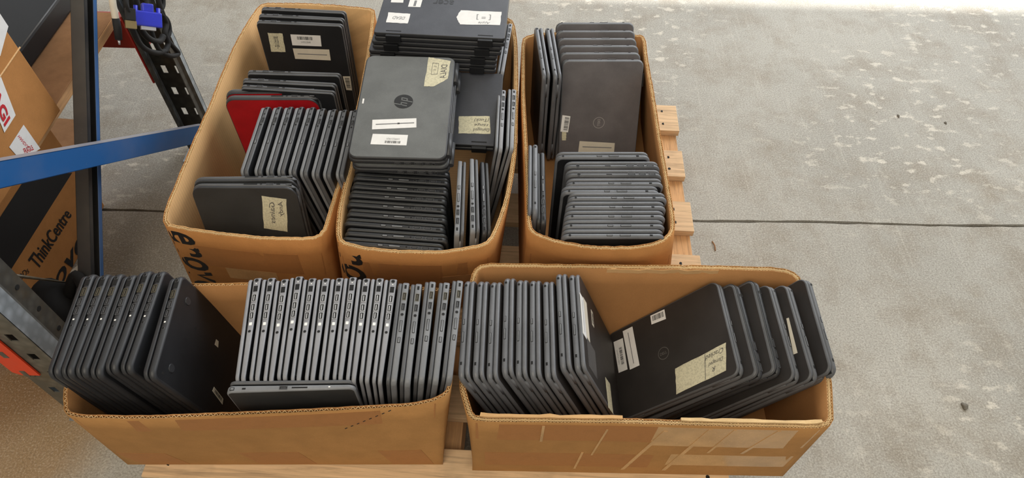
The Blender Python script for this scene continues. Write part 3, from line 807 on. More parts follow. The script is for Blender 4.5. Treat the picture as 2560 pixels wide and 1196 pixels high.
for i in range(6):
    t = i/5; vx = lerp(.655, .50, t); vz = math.sqrt(1-vx*vx)
    z = PZ+.012+.292*vz+lerp(.004, .0, t)
    kd = 'dell_black' if i in (0, 5, 3) else 'dell_black_b' if i in (1, 2) else 'dell_black'
    L = stand(kd, c5(*DN[i]), c5(*DF[i]), z, LEFT,
        ['black laptop with round logo and stickers, leaning leftmost in bottom-right box', 'plain black laptop leaning directly behind the stickered black laptop',
         'black laptop, third of six leaning in bottom-right box', 'black laptop, fourth of six leaning in bottom-right box',
         'black laptop with one white label strip, leaning in bottom-right box', 'rightmost black laptop leaning over the right wall of bottom-right box'][i],
        'leaning black laptops in the bottom right box', v=(vx, .02, vz))
    if i == 0:
        o, fn = sticker(L, [(1534, 856), (1547, 933), (1569, 924), (1557, 846)]); barcode(o, fn, .25, .8, .45, .75); write(o, fn, '1H9521S01', .3, .75, .15, .3, 'print_grey')
        o, fn = sticker(L, [(1557, 829), (1575, 925), (1599, 914), (1581, 817)]); write(o, fn, '_', .1, .9, .45, .52, 'print_grey')
        o, fn = sticker(L, [(1629, 812), (1665, 798), (1661, 774), (1626, 790)]); barcode(o, fn, .1, .9, .3, .85)
        o, fn = sticker(L, [(1691, 987), (1815, 927), (1815, 857), (1688, 923)], 'mask', 'masking_tape', rag=.0008)
        write(o, fn, 'Cracked', .95, .60, .88, .70, 'ink', .3); write(o, fn, 'Damaged', .95, .66, .60, .42, 'ink', .3); write(o, fn, 'R', .80, .74, .35, .18, 'ink', .3)
        write(o, fn, '|', .595, .605, .02, .98, 'ink')
        # round logo
        cx, cy = on_face(L, 1659, 884, L.zl); z0 = L.zl; s = 1 if z0 > 0 else -1
        bm = bmesh.new()
        ring = [(cx+.0135*math.cos(a), cy+.0135*math.sin(a)) for a in [2*math.pi*k/32 for k in range(32)]]; rin = [(cx+.0122*math.cos(a), cy+.0122*math.sin(a)) for a in [2*math.pi*k/32 for k in range(32)]]
        for k in range(32):
            j = (k+1) % 32; bm.faces.new([bm.verts.new((p[0], p[1], z0+s*.0004)) for p in (ring[k], ring[j], rin[j], rin[k])])
        add_text(bm, 'DELL', lambda u, v: Vector((cx+(u-.5)*.017, cy+(v-.5)*.006*-s*-1, z0+s*.0004)) if False else Vector((cx+(u-.5)*.017, cy-(v-.5)*.006, z0+s*.0004)), 0, .01)
        obj('logo', bm, M['logo_dim'], L.o)
    if i == 4: sticker(L, [(1966, 797), (1984, 887), (1994, 883), (1972, 795)], 'paper_cream')

# ---- top left box
def c4a(x, y): return (540+.2675*x, .2675*y)
AB = [((650, 20), (866, 30)), ((645, 37), (860, 47)), ((640, 53), (857, 62))]
for i, (h, f) in enumerate(AB):
    L = stand('thin_black', h, f, .455, NEAR, ['black laptop against the back wall of the top-left box', 'black laptop between two others at back of top-left box',
        'black laptop with taped label and barcode, facing front in top-left box'][i], 'black laptops at the back of the top left box', v=(0, .10, 1))
    if i == 2:
        o, fn = sticker(L, [(678, 129), (714, 130), (706, 84), (669, 82)], 'mask', 'masking_tape', rag=.0010); write(o, fn, 'BQ92', .65, .35, .15, .85, 'ink', .2)
        o, fn = sticker(L, [(731, 113), (804, 116), (801, 89), (726, 86)]); barcode(o, fn, .2, .72, .55, .85); write(o, fn, '1H9522B4R', .32, .65, .25, .42, 'print_grey')
        o, fn = sticker(L, [(738, 147), (827, 151), (823, 124), (732, 121)], 'paper_cream'); write(o, fn, '_', .1, .92, .46, .54, 'print_grey')
        o, fn = sticker(L, [(866, 225), (880, 226), (875, 191), (857, 191)], 'paper_cream'); barcode(o, lambda u, v: fn(v, u), .15, .9, .2, .85)
for i, (h, f) in enumerate([((618, 180), (850, 186)), ((608, 200), (837, 211)), ((603, 216), (836, 230))]):
    stand('thin_black', h, f, .455, NEAR, ['grey-edged black laptop, rearmost of three behind the red lids', 'grey-edged black laptop, middle of three behind the red lids',
        'grey-edged black laptop directly behind the red lids'][i], 'grey edged laptops behind the red lids', v=(0, .04, 1))
for i, (h, f) in enumerate([((796, 226), (559, 228)), ((798, 243), (557, 243))]):
    stand('red_lid', h, f, .449, NEAR, ['rear of two laptops with red lids in top-left box', 'front laptop with a broad red lid in top-left box'][i], 'red lidded laptops', v=(0, .0, 1))
def p5(x, y): return (400+.351*x, 200+.351*y)
af = [(752, 180), (838, 177), (918, 177), (995, 177), (1075, 177), (1152, 178), (1232, 180), (1308, 183), (1384, 187)]
an = [(592, 662), (690, 664), (772, 664), (853, 666), (933, 670), (1012, 688), (1094, 700), (1176, 706), (1270, 700)]
for i in range(9):
    stand('hp_dark', p5(*af[i]), p5(*an[i]), .449, LEFT, 'slim charcoal laptop on edge, %s from left of nine in top-left box' % ORD[i], 'charcoal laptops in the middle of the top left box', v=(-.13, 0, .99))
for i, (h, f) in enumerate([((742, 444), (481, 447)), ((742, 464), (475, 463))]):
    L = stand('dark_lid', h, f, .449, NEAR, ['charcoal-lidded laptop behind the taped one at front of top-left box', 'charcoal-lidded laptop with handwritten masking tape at front of top-left box'][i],
        'charcoal lidded laptops at the front of the top left box', v=(0, .20, .975))
    if i == 1:
        o, fn = sticker(L, [(660, 571), (719, 580), (716, 498), (654, 490)], 'mask', 'masking_tape', rag=.0007)
        write(o, lambda u, v: fn(1-v, u), 'Andy', .92, .45, .10, .35, 'ink', .3); write(o, lambda u, v: fn(1-v, u), 'Gaines', .85, .2, .5, .72, 'ink', .3)

# ---- middle box
def p7(x, y): return (820+.301*x, 340+.301*y)
bl = [(200, 262), (190, 330), (175, 402), (152, 474), (137, 550), (137, 628), (118, 705), (122, 790), (92, 868)]
br = [(1030, 308), (1026, 378), (1016, 455), (1004, 528), (996, 606), (1006, 688), (986, 768), (1008, 850), (965, 932)]
for i in range(9):
    stand('acer_dim', p7(*br[i]), p7(*bl[i]), .424, FAR, 'black laptop on edge, %s from back of nine at front of middle box' % ORD[i], 'black laptops at the front of the middle box', v=(0, lerp(-.02, -.17, i/8), 1))
UPR = [((1148, 590), (1155, 396), LEFT), ((1188, 582), (1184, 391), LEFT)]
for i, (h, f, s) in enumerate(UPR):
    stand('acer_silver', h, f, .440, RIGHT, ['left of two silver-edged laptops at right front of middle box', 'right of two silver-edged laptops at right front of middle box'][i], 'silver edged laptops in the middle box', v=(.07, 0, 1))
for i, (h, f) in enumerate([((1255, 214), (1247, 384)), ((1281, 212), (1275, 382)), ((1272, 57), (1252, 180))]):
    stand('acer_pale', h, f, (.44, .44, .45)[i], LEFT, ['silver-edged laptop on edge touching the lower black laptop in middle box', 'silver-edged laptop nearest the right wall of middle box', 'grey laptop on edge beside the tall black stack in middle box'][i],
        'laptops along the right wall of the middle box', v=((.14, .19, .12)[i], 0, 1))
for i, (h, f) in enumerate([((1217, 588), (1210, 398))]):
    stand('acer_dim', h, f, .418, RIGHT, ['black laptop sunk low beside the two silver-edged ones in middle box', 'black laptop sunk low against the right wall of middle box'][i], None, v=(.12, 0, 1))
# lower Acer: tilted, its hinge end nearer the camera
k = K['acer_flat']
A0 = at(1243, 383, .405); A1 = at(1256, 184, .455)
u = (A0-A1).normalized()
L = lie('acer_flat', Vector(((A0.x+A1.x)/2-.300, (A0.y+A1.y)/2, (A0.z+A1.z)/2))-u*.015, (-1, 0, 0), u, 'black laptop lying low beside the broad grey laptop, with masking tape', 'flat black laptops in the middle box')
L.parts['lid'].name = 'lid'
o, fn = sticker(L, [(1146, 334), (1226, 335), (1224, 291), (1147, 291)], 'mask', 'masking_tape', rag=.0008)
write(o, fn, 'Damaged', .98, .45, .35, .12, 'ink', .3); write(o, fn, 'Hinge', .95, .5, .60, .42, 'ink', .3); write(o, fn, '(Tuck)', .98, .5, .9, .68, 'ink', .3)
# tall stack
tops = [((931, 82), (1264, 99), .551), ((925, 104), (1256, 122), .5275), ((920, 127), (1243, 144), .504), ((920, 150), (1241, 167), .4805)]
for i, (a, b, z) in enumerate(tops):
    A, B = at(*a, z), at(*b, z); dx = (A-B).normalized(); un = Vector((dx.y, -dx.x, 0))
    un = un if un.y < 0 else -un
    corner = (A+B)/2 - dx*-.151 - un*.104
    L = lie('acer_flat', corner, dx, un, ['black laptop on top of the tall stack, with white labels', 'black laptop second from top of the tall stack',
        'black laptop third from top of the tall stack', 'black laptop at the bottom of the tall stack'][i], 'flat black laptops in the middle box')
    if i == 0:
        o, fn = sticker(L, [(965, 56), (1019, 59), (1026, 35), (971, 31)], 'paper', 'masking_tape', rag=.0008); write(o, fn, 'DEAD', .82, .25, .65, .35, 'print_grey', .3)
        o, fn = sticker(L, [(1150, 61), (1250, 63), (1254, 30), (1152, 26), (1141, 43)], 'paper', 'masking_tape', rag=.0010)
        q = [(1150, 61), (1250, 63), (1254, 30), (1152, 26)]
        write(o, fn, 'Apple', .75, .45, .25, .05, 'print_grey', .3); write(o, fn, '[ = ]', .75, .4, .75, .35, 'print_grey')
        o, fn = sticker(L, [(1020, 17), (1051, 18), (1056, 0), (1025, 0)]); write(o, fn, '_', .4, .6, .1, .9, 'print_grey')
        sticker(L, [(977, 6), (1008, 7), (1010, -8), (980, -8)])
        q0 = Vector(on_face(L, 1136, 1, L.zl)); q1 = Vector(on_face(L, 1082, 9, L.zl)); bm = bmesh.new()
        add_text(bm, 'acer', lambda x, y: Vector((q0.x+(q1.x-q0.x)*x, q0.y+(q1.y-q0.y)*(1-y)*-1+(q1.y-q0.y), L.zl+.0004)), .1, .01)
        obj('logo', bm, M['logo_black'], L.o)
# grey HP on its twin
hl, hr, fl_, fr_ = at(866, 391, .500), at(1117, 401, .500), at(925, 138, .524), at(1144, 141, .524)
un = (((hr-hl)+(fr_-fl_))/2).normalized(); vn = (((hl-fl_)+(hr-fr_))/2).normalized(); nn = vn.cross(un)
for i in range(2):
    corner = (hl+hr)/2 - nn*.0235*i + un*(.004*i) + vn*(.004*i)
    L = lie('hp_flat', corner, vn, un, ['broad grey laptop with round dark logo, lying on the middle box', 'laptop lying directly under the broad grey one with round logo'][i], 'flat grey laptops in the middle box')
    if i == 0:
        o, fn = sticker(L, [(930, 324), (1041, 319), (1041, 296), (931, 300)]); write(o, fn, '_', .08, .95, .45, .55, 'print_grey'); write(o, fn, '-', .57, .62, .42, .58, 'print_black', bold=.02)
        o, fn = sticker(L, [(926, 361), (1016, 364), (1020, 338), (932, 335)]); barcode(o, fn, .38, .82, .15, .38); write(o, fn, '1H9521R01', .78, .42, .65, .48, 'print_grey')
        o, fn = sticker(L, [(1060, 216), (1085, 216), (1119, 197), (1127, 153), (1095, 147), (1072, 143)], 'mask', 'masking_tape', rag=.0008)
        Q = [Vector(on_face(L, *p, L.zl)) for p in ((1060, 216), (1119, 205), (1127, 153), (1072, 143))]
        def fq(a, b): p = Q[0].lerp(Q[1], a).lerp(Q[3].lerp(Q[2], a), b); return Vector((p.x, p.y, L.zl+.0006))
        write(o, lambda a, b: fq(b, 1-a), 'DIALA', .2, .8, .88, .62, 'ink', .2)
        bm = bmesh.new()
        for (a0, b0, a1, b1) in ((.22, .38, .5, .395), (.22, .80, .5, .815), (.22, .38, .235, .815), (.485, .38, .5, .815), (.29, .55, .43, .56), (.29, .68, .43, .69)):
            bm.faces.new([bm.verts.new(fq(*p)) for p in ((a0, b0), (a1, b0), (a1, b1), (a0, b1))])
        obj('pen_drawing', bm, M['ink'], o)
        sticker(L, [(905, 259), (909, 259), (911, 247), (907, 247)], 'paper', 'paper_scrap')
        c = Vector(on_face(L, 1009, 254, L.zl)); z0 = L.zl
        bm = bmesh.new(); rr = .0205
        add_prism(bm, [(c.x+rr*math.cos(a), c.y+rr*math.sin(a)) for a in [2*math.pi*j/36 for j in range(36)]], z0-.0002, z0+.0004)
        lg = obj('logo', bm, M['hp_logo'], L.o)
        # letters read towards the far end of the lid (local -x), slanted strokes
        bm = bmesh.new()
        def lp(a, b): return Vector((c.x-a, c.y+b, z0+.0007))
        def bar(a0, b0, a1, b1, w=.0014):
            bm.faces.new([bm.verts.new(lp(*p)) for p in ((a0-w, b0), (a0+w, b0), (a1+w, b1), (a1-w, b1))])
        def arm(a0, a1, b, w=.0013): bm.faces.new([bm.verts.new(lp(*p)) for p in ((a0, b-w), (a1, b-w), (a1, b+w), (a0, b+w))])
        bar(-.0085, -.0195, -.0045, .011)     # stroke through the disc
        pass
        bm.free(); bm = bmesh.new()
        # 'h' and 'p': y local points to the hinge; text baseline faces the hinge... built in photo orientation
        def q_(a, b):   # a along reading direction (towards far end), b up (towards the front edge)
            sl = .22*b
            return Vector((c.x-(a+sl), c.y-b, z0+.0007))
        def rect(a0, b0, a1, b1): bm.faces.new([bm.verts.new(q_(*p)) for p in ((a0, b0), (a1, b0), (a1, b1), (a0, b1))])
        w = .0026
        rect(-.0125, -.0085, -.0125+w, .0195); rect(-.0125, .0030, -.0030, .0030+w); rect(-.0030-w, -.0085, -.0030, .0030+w)
        rect(.0015, -.0195, .0015+w, .0056); rect(.0015, .0030, .0110, .0030+w); rect(.0110-w, -.0085, .0110, .0056); rect(.0015, -.0085, .0110, -.0085+w)
        obj('lettering', bm, M['lid_hp'], lg)

# ---- right box
for i, (f, h) in enumerate([((1345, 58), (1367, 197)), ((1372, 57), (1396, 201))]):
    stand('dell_grey', h, f, .449, RIGHT, ['left of two grey laptops standing by left wall at back of right box', 'right of two grey laptops standing by left wall at back of right box'][i], 'grey laptops at the back left of the right box', v=(0, 0, 1))
cb = [(1385, 1591, 57), (1387, 1592, 77), (1389, 1596, 96), (1392, 1601, 114), (1396, 1604, 132), (1400, 1614, 150)]
for i, (l, r, y) in enumerate(cb):
    L = stand('dell_brown', (r, y), (l, y), .432, NEAR, 'grey-brown laptop with ring logo and labels facing front in right box' if i == 5 else 'grey-brown laptop lid, %s from the back of six in right box' % ORD[i],
        'grey brown laptops at the back of the right box', v=(-.02, .42, .9))
    if i == 5:
        o, fn = sticker(L, [(1401, 329), (1420, 331), (1426, 291), (1406, 288)]); barcode(o, lambda a, b: fn(b, a), .1, .92, .35, .9)
        sticker(L, [(1405, 351), (1415, 351), (1416, 330), (1405, 330)], 'mask', 'masking_tape', rag=.0005)
        o, fn = sticker(L, [(1444, 392), (1534, 392), (1537, 358), (1449, 353)], 'paper_cream'); write(o, fn, '_', .1, .92, .62, .68, 'print_grey')
        sticker(L, [(1424, 263), (1502, 266), (1492, 250), (1418, 247)], 'lid_dell_black', 'worn_sticker') if False else None
        cx, cy = on_face(L, 1497, 307, L.zl); z0 = L.zl; s = 1 if z0 > 0 else -1
        bm = bmesh.new(); n = 36
        ro = [(cx+.0150*math.cos(2*math.pi*q/n), cy+.0150*math.sin(2*math.pi*q/n)) for q in range(n)]; ri = [(cx+.0136*math.cos(2*math.pi*q/n), cy+.0136*math.sin(2*math.pi*q/n)) for q in range(n)]
        for q in range(n):
            j = (q+1) % n; bm.faces.new([bm.verts.new((p[0], p[1], z0+s*.0004)) for p in (ro[q], ro[j], ri[j], ri[q])])
        add_text(bm, 'DELL', lambda a, b: Vector((cx-(a-.5)*.019, cy+(b-.5)*.0065, z0+s*.0004)), 0, .01)
        obj('logo', bm, M['logo_grey'], L.o)
        bm = bmesh.new(); hx, hy = on_face(L, 1608, 195, L.zl)
        add_box(bm, (hx-.022, hy-.0015, z0-.0002 if s > 0 else z0-.0004), (hx+.012, hy+.0015, z0+.0004 if s > 0 else z0+.0002)); obj('hinge_slot', bm, M['blackflat'], L.o)
def cr(x, y): return (1280+.301*x, 320+.301*y)
rows = [(355, 1155, 222, 'dell_grey'), (438, 1228, 302, 'dell_grey_b'), (440, 1250, 373, 'dell_grey_b'), (438, 1270, 446, 'dell_grey'), (410, 1230, 512, 'dell_grey'), (455, 1300, 566, 'dell_grey'),
        (435, 1295, 642, 'dell_grey'), (420, 1292, 719, 'dell_grey'), (408, 1290, 796, 'dell_grey'), (400, 1286, 876, 'dell_grey')]
for i, (l, r, y, kd) in enumerate(rows):
    stand(kd, cr(r, y), cr(l, y), .447 if i < 8 else .443, FAR, 'rounded grey laptop on edge, %s from back of ten at front of right box' % ORD[i] if i else 'grey laptop on edge right in front of the ring-logo lid in right box', 'rounded grey laptops at the front of the right box', v=(0, lerp(.02, -.13, i/9), 1))
for i, (f, h) in enumerate([((1333, 349), (1332, 545)), ((1352, 375), (1354, 560))]):
    stand('dell_grey' if i == 0 else 'acer_dim', h, f, (.44, .425)[i], LEFT, ['grey laptop standing against the left wall at front of right box', 'black laptop beside the grey one at left wall of right box'][i], 'laptops at the front left of the right box', v=(0, 0, 1))

# ------------------------------------------------------------------ storage rack on the left
XR = -.90
rp = onX(512, 262, XR); fp = onX(62, 838, XR)
rack = thing('storage_rack_frame', 'galvanised rack upright frame with blue diagonal braces at left', 'rack', Matrix.Translation((XR, 0, 0)))
def post(y, sgn, h, mat_w, mat_f, dep=1.0, holes_=True):
    """C upright: web at y, flanges towards sgn"""
    bm = bmesh.new(); t = .0022; w = .094; x0 = -w
    hx = [(x0+.018, x0+.032), (-.038, -.022)]
    # perforated web
    zs = [0.0]; z = .05; holes = []
    while z < h-.05: holes.append((z, z+.026)); z += .076
    cols = [x0, hx[0][0], hx[0][1], hx[1][0], hx[1][1], 0.0]
    lev = [0.0]
    for a, b in holes: lev += [a, b]
    lev.append(h)
    for i in range(5):
        for j in range(len(lev)-1):
            if i in (1, 3) and j % 2 == 1: continue
            add_box(bm, (cols[i], y-t/2, lev[j]), (cols[i+1], y+t/2, lev[j+1]))
    bmesh.ops.remove_doubles(bm, verts=bm.verts, dist=.0001)
    obj('post_web', bm, mat_w, rack)
    for side in (0, 1):
        X = 0.0 if side == 0 else x0; d = -1 if side == 0 else 1
        prof = [(X, y), (X, y+sgn*.036*dep), (X+d*.014*dep, y+sgn*.050*dep), (X+d*.014*dep, y+sgn*.086*dep)]
        bm = bmesh.new(); rings = []
        pl = [Vector((p[0], p[1], 0)) for p in prof]
        off = []
        for i, p in enumerate(pl):
            dd = (pl[min(i+1, 3)]-pl[max(i-1, 0)]).normalized(); nn_ = Vector((-dd.y, dd.x, 0)); off.append(p+nn_*t*(1 if (nn_.x*d) > 0 else -1))
        for i in range(3):
            mi_ = 0 if i == 0 else 1
            a, b, c_, d_ = pl[i], pl[i+1], off[i+1], off[i]
            vs = [bm.verts.new((q.x, q.y, zz)) for zz in (0, h) for q in (a, b, c_, d_)]
            for f in ((0, 1, 5, 4), (1, 2, 6, 5), (2, 3, 7, 6), (3, 0, 4, 7), (4, 5, 6, 7), (0, 3, 2, 1)): bm.faces.new([vs[q] for q in f]).material_index = mi_
        fo = obj('post_flange', bm, [mat_f, M['galv_mid']], rack)
        if side == 0 and holes_:
            for zz in [.06+.075*q for q in range(int((h-.1)/.075))]:
                bm = bmesh.new(); px_ = X+d*.014
                add_tube(bm, [(px_-.003, y+sgn*.068, zz), (px_+.0008, y+sgn*.068, zz)], .0055, 10); obj('bolt_hole', bm, M['blackflat'], fo)
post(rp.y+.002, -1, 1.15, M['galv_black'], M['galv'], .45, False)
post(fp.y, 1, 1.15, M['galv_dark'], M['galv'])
for y in (rp.y-.03, fp.y+.03):
    bm = bmesh.new(); add_bevel_box(bm, (-.100, y-.045, .0005), (.004, y+.045, .005), .001); obj('foot_plate', bm, M['galv'], rack)
def channel(P0, P1, w, dpt, open_dir, mat, xo):
    """U section brace in the frame plane; open_dir +1 opens to the right"""
    a = Vector(P0); b = Vector(P1); d = (b-a).normalized(); n = d.cross(Vector((1, 0, 0))).normalized(); X = Vector((1, 0, 0))
    bm = bmesh.new(); t = .0022
    Mx = Matrix((d, n, X)).transposed().to_4x4(); Mx.translation = a
    Ln = (b-a).length
    if open_dir > 0: add_bevel_box(bm, (0, -w/2, 0), (Ln, w/2, t), .0008, 0, Mx)
    else: add_bevel_box(bm, (0, -w/2, dpt-t), (Ln, w/2, dpt), .0008, 0, Mx)
    for s in (-1, 1):
        lo, hi = sorted((s*w/2, s*(w/2-t))); add_bevel_box(bm, (0, lo, 0), (Ln, hi, dpt), .0008, 0, Mx)
        if open_dir > 0:
            lo, hi = sorted((s*w/2, s*(w/2-.012))); add_bevel_box(bm, (0, lo, dpt-t), (Ln, hi, dpt), .0008, 0 if s < 0 else 1, Mx)
    return obj('brace', bm, [mat, M['blue_lip']], rack)
Q = lambda px, py, X: (lambda p: (p.x-XR, p.y, p.z))(onX(px, py, X))
a = Vector(Q(497, 330, -.915)); b = Vector(Q(0, 428, -.915)); dd = b-a
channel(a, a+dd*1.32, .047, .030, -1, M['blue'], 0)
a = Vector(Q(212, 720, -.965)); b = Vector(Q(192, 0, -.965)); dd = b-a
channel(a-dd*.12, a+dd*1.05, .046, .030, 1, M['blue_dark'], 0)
# beams with end plates
rb = thing('rack_beam', 'dark red rack beam hooked on the far galvanised post', 'beam', Matrix.Translation((XR-.094, rp.y, 0)))
pA = onY(262, 117, rp.y+.02)
bm = bmesh.new(); zb = pA.z
add_bevel_box(bm, (-1.6, .016, zb), (-.002, .056, .433), .003); obj('beam', bm, M['red'], rb)
zt = onX(375, 200, XR-.094).z
bm = bmesh.new(); add_bevel_box(bm, (-.006, -.030, zb-.080), (-.0005, .030, zb+.13), .002); obj('end_plate', bm, M['red'], rb)
ob = thing('rack_beam', 'orange-red slotted beam plate on the near galvanised post', 'beam', Matrix.Translation((XR-.094, fp.y-.004, 0)))
o1 = onY(100, 940, fp.y-.006); o0 = onY(0, 868, fp.y-.006)
bm = bmesh.new(); xr_ = o1.x-(XR-.094)
bm2 = [(xr_, o1.z), (xr_, o1.z+.5), (xr_-.05, o1.z+.5), (xr_-.05, o1.z+.012), (xr_-.038, o1.z)]
add_prism(bm, bm2, -.002, .0015, 0, lambda x, y, z: Vector((x, z, y))); pl_ = obj('end_plate', bm, M['orange'], ob)
for px, py in ((62, 935), (8, 888)):
    p = onY(px, py, fp.y-.006); bm = bmesh.new()
    add_bevel_box(bm, (p.x-(XR-.094)-.006, -.003, p.z-.013), (p.x-(XR-.094)+.006, .0018, p.z+.013), .002); obj('slot', bm, M['galv_dark'], pl_)
bm = bmesh.new(); add_bevel_box(bm, (-1.4, -.002, o1.z+.16), (xr_-.05, .045, o1.z+.26), .003); obj('beam', bm, M['orange'], ob)

# ------------------------------------------------------------------ things on and under the rack
def crate(name, label, lo, hi, mat, group=None):
    c = Vector(((lo[0]+hi[0])/2, (lo[1]+hi[1])/2, lo[2]))
    o = thing(name, label, 'box', Matrix.Translation(c), group)
    bm = bmesh.new(); add_bevel_box(bm, Vector(lo)-c, Vector(hi)-c, .003); obj('body', bm, mat, o)
    return o, c
def face_print(o, c, X, quad, mat, name, txts=(), off=.0008):
    """flat print on the face at x = X; quad of photo pixels, first = text bottom-left then counter-clockwise"""
    q = [onX(px, py, X)-c for px, py in quad]; bm = bmesh.new()
    for dx in (0.0,): bm.faces.new([bm.verts.new((X-c.x+off, p.y, p.z)) for p in q])
    p_ = obj(name, bm, M[mat], o)
    for txt, u0, u1, v0, v1, m, sh, bo in txts:
        bm = bmesh.new()
        def fn(x, y):
            u = u0+(u1-u0)*x; v = v0+(v1-v0)*y
            p = q[0].lerp(q[1], u).lerp(q[3].lerp(q[2], u), v); return Vector((X-c.x+off*2, p.y, p.z))
        add_text(bm, txt, fn, sh, bo); obj('lettering', bm, M[m], p_)
    return p_, q
XT = -1.168
tc_, cc = crate('carton', 'brown carton with a wide black band on the floor behind rack', (-1.62, .80, .0015), (XT, 1.226, .375), M['card_out'])
face_print(tc_, cc, XT, [(22, 682), (180, 432), (62, 447), (-70, 650)], 'print_black', 'black_band')
def free_text(o, c, X, txt, bl, br, tr, tl, mat, sh=0, bo=0):
    q = [onX(px, py, X)-c for px, py in (bl, br, tr, tl)]; bm = bmesh.new()
    def fn(x, y):
        p = q[0].lerp(q[1], x).lerp(q[3].lerp(q[2], x), y); return Vector((X-c.x+.001, p.y, p.z))
    add_text(bm, txt, fn, sh, bo); return obj('lettering', bm, M[mat], o)
free_text(tc_, cc, XT, 'ThinkCentre', (96, 674), (180, 538), (158, 520), (68, 650), 'print_black', .12, .018)
free_text(tc_, cc, XT, 'lenovo', (83, 838), (218, 603), (195, 570), (60, 805), 'print_black', .25, .02)
free_text(tc_, cc, XT, 'HDDs', (40, 716), (74, 680), (66, 668), (34, 700), 'print_black', .25, 0)
XF = -1.011
fz = .463
fb, cf = crate('carton', 'carton with red-lettered FRAGILE labels on the rack shelf at left', (-1.50, .47, fz), (XF, 1.118, .84), M['card_out'])
face_print(fb, cf, XF, [(-45, 200), (10, 332), (38, 288), (-17, 145)], 'paper', 'fragile_label', [('FRAGI', .02, .93, .12, .62, 'print_red', 0, .03)], .001)
face_print(fb, cf, XF, [(22, 368), (52, 402), (100, 372), (58, 312)], 'paper', 'handling_label')
free_text(fb, cf, XF, 'HANDLE', (48, 338), (72, 368), (66, 372), (42, 342), 'print_red', 0, .01)
free_text(fb, cf, XF, 'FRAGILE', (62, 386), (84, 374), (78, 363), (56, 372), 'print_red', 0, .02)
face_print(fb, cf, XF, [(-30, 130), (0, 140), (20, 66), (-10, 20)], 'paper', 'shipping_label')
bm = bmesh.new(); qa = onX(0, 202, XF)-cf; qb = onX(50, 118, XF)-cf
add_tube(bm, [(XF-cf.x, qa.y-.15, qa.z-.0), (XF-cf.x, qb.y, qb.z)], .0016, 6); obj('flap_fold', bm, M['card_in'], fb)
# particle board shelf carton behind
XB = -1.031
pb, cb_ = crate('shelf_board', 'thick brown particle board resting on the red rack beam', (-1.5, 1.0, .4365), (XB, 1.488, .462), M['brown_board'])
pb['category'] = 'board'
bm = bmesh.new(); add_box(bm, (XB-cb_.x-.001, 1.002-cb_.y, .002), (XB-cb_.x+.0006, 1.486-cb_.y, .0235)); obj('raw_edge', bm, M['wood_y'], pb)
bm = bmesh.new(); hp = at(227, 14, .462)-cb_; add_tube(bm, [(hp.x, hp.y, .015), (hp.x, hp.y, .0262)], .006, 10); obj('screw_hole', bm, M['blackflat'], pb)
# black case on the board
pz = .4635; e0 = at(84, 166, pz); e1 = at(158, 2, pz)
bc = thing('black_case', 'black flat case with a shiny edge lying on the brown board', 'case', Matrix.Translation((e0.x, e0.y, pz)))
bm = bmesh.new(); add_bevel_box(bm, (-.20, -.06, 0), (-.002, .30, .05), .006); obj('shell', bm, M['black'], bc)
bm = bmesh.new(); add_tube(bm, [(-.006, -.06, .047), (-.006, .30, .047)], .003, 8); obj('trim_strip', bm, M['edge_dark'], bc)
# flat brown sheet on the floor
s0, s1, s2 = at(148, 298, 0), at(246, 306, 0), at(226, 350, 0)
bm = bmesh.new(); add_prism(bm, [(s0.x-.12, s0.y-.25), (s2.x+.02, s0.y-.25), (s2.x, s2.y), (s1.x, s1.y), (s0.x, s0.y)], .0006, .004)
tag(obj('cardboard_sheet', bm, M['brown_board']), 'flat brown cardboard sheet on the concrete behind the blue brace', 'cardboard')
# white paper scrap
w0 = [at(*p, 0) for p in ((168, 700), (200, 672), (196, 664), (160, 690))]
bm = bmesh.new(); add_prism(bm, [(p.x, p.y) for p in w0], .0006, .0014)
tag(obj('paper_scrap', bm, M['paper_cream']), 'white paper scrap on floor by the black-banded carton', 'paper')
# black bag with a thin rod
b0 = onX(110, 760, -1.03)
bag = thing('black_bag', 'lumpy black bag under the rack beside the near post', 'bag', Matrix.Translation((b0.x, b0.y, 0)))
bm = bmesh.new(); bmesh.ops.create_icosphere(bm, subdivisions=4, radius=1)
for v in bm.verts:
    p = v.co; k_ = 1+.10*math.sin(5*p.x+1)*math.sin(4*p.y)+.08*math.sin(7*p.z+3*p.x)
    v.co = Vector((p.x*.075*k_, p.y*.085*k_, max(0, .125+p.z*.125*k_)))
obj('body', bm, M['fabric'], bag, True)
bm = bmesh.new(); add_tube(bm, smooth_path([(.045, .02, .21), (.07, .05, .25), (.09, .02, .22), (.085, -.02, .17)]), .012, 8); obj('handle', bm, M['fabric'], bag)
r0 = onX(-6, 684, -1.0); r1 = onX(192, 710, -.985)
bm = bmesh.new(); add_tube(bm, [r0-r0, r0.lerp(r1, .4)-r0, r1-r0], [.0045, .003, .0012], 8)
ro = obj('metal_rod', bm, M['galv_dark']); ro.location = r0
tag(ro, 'thin dark metal rod sticking out over the black bag', 'rod')

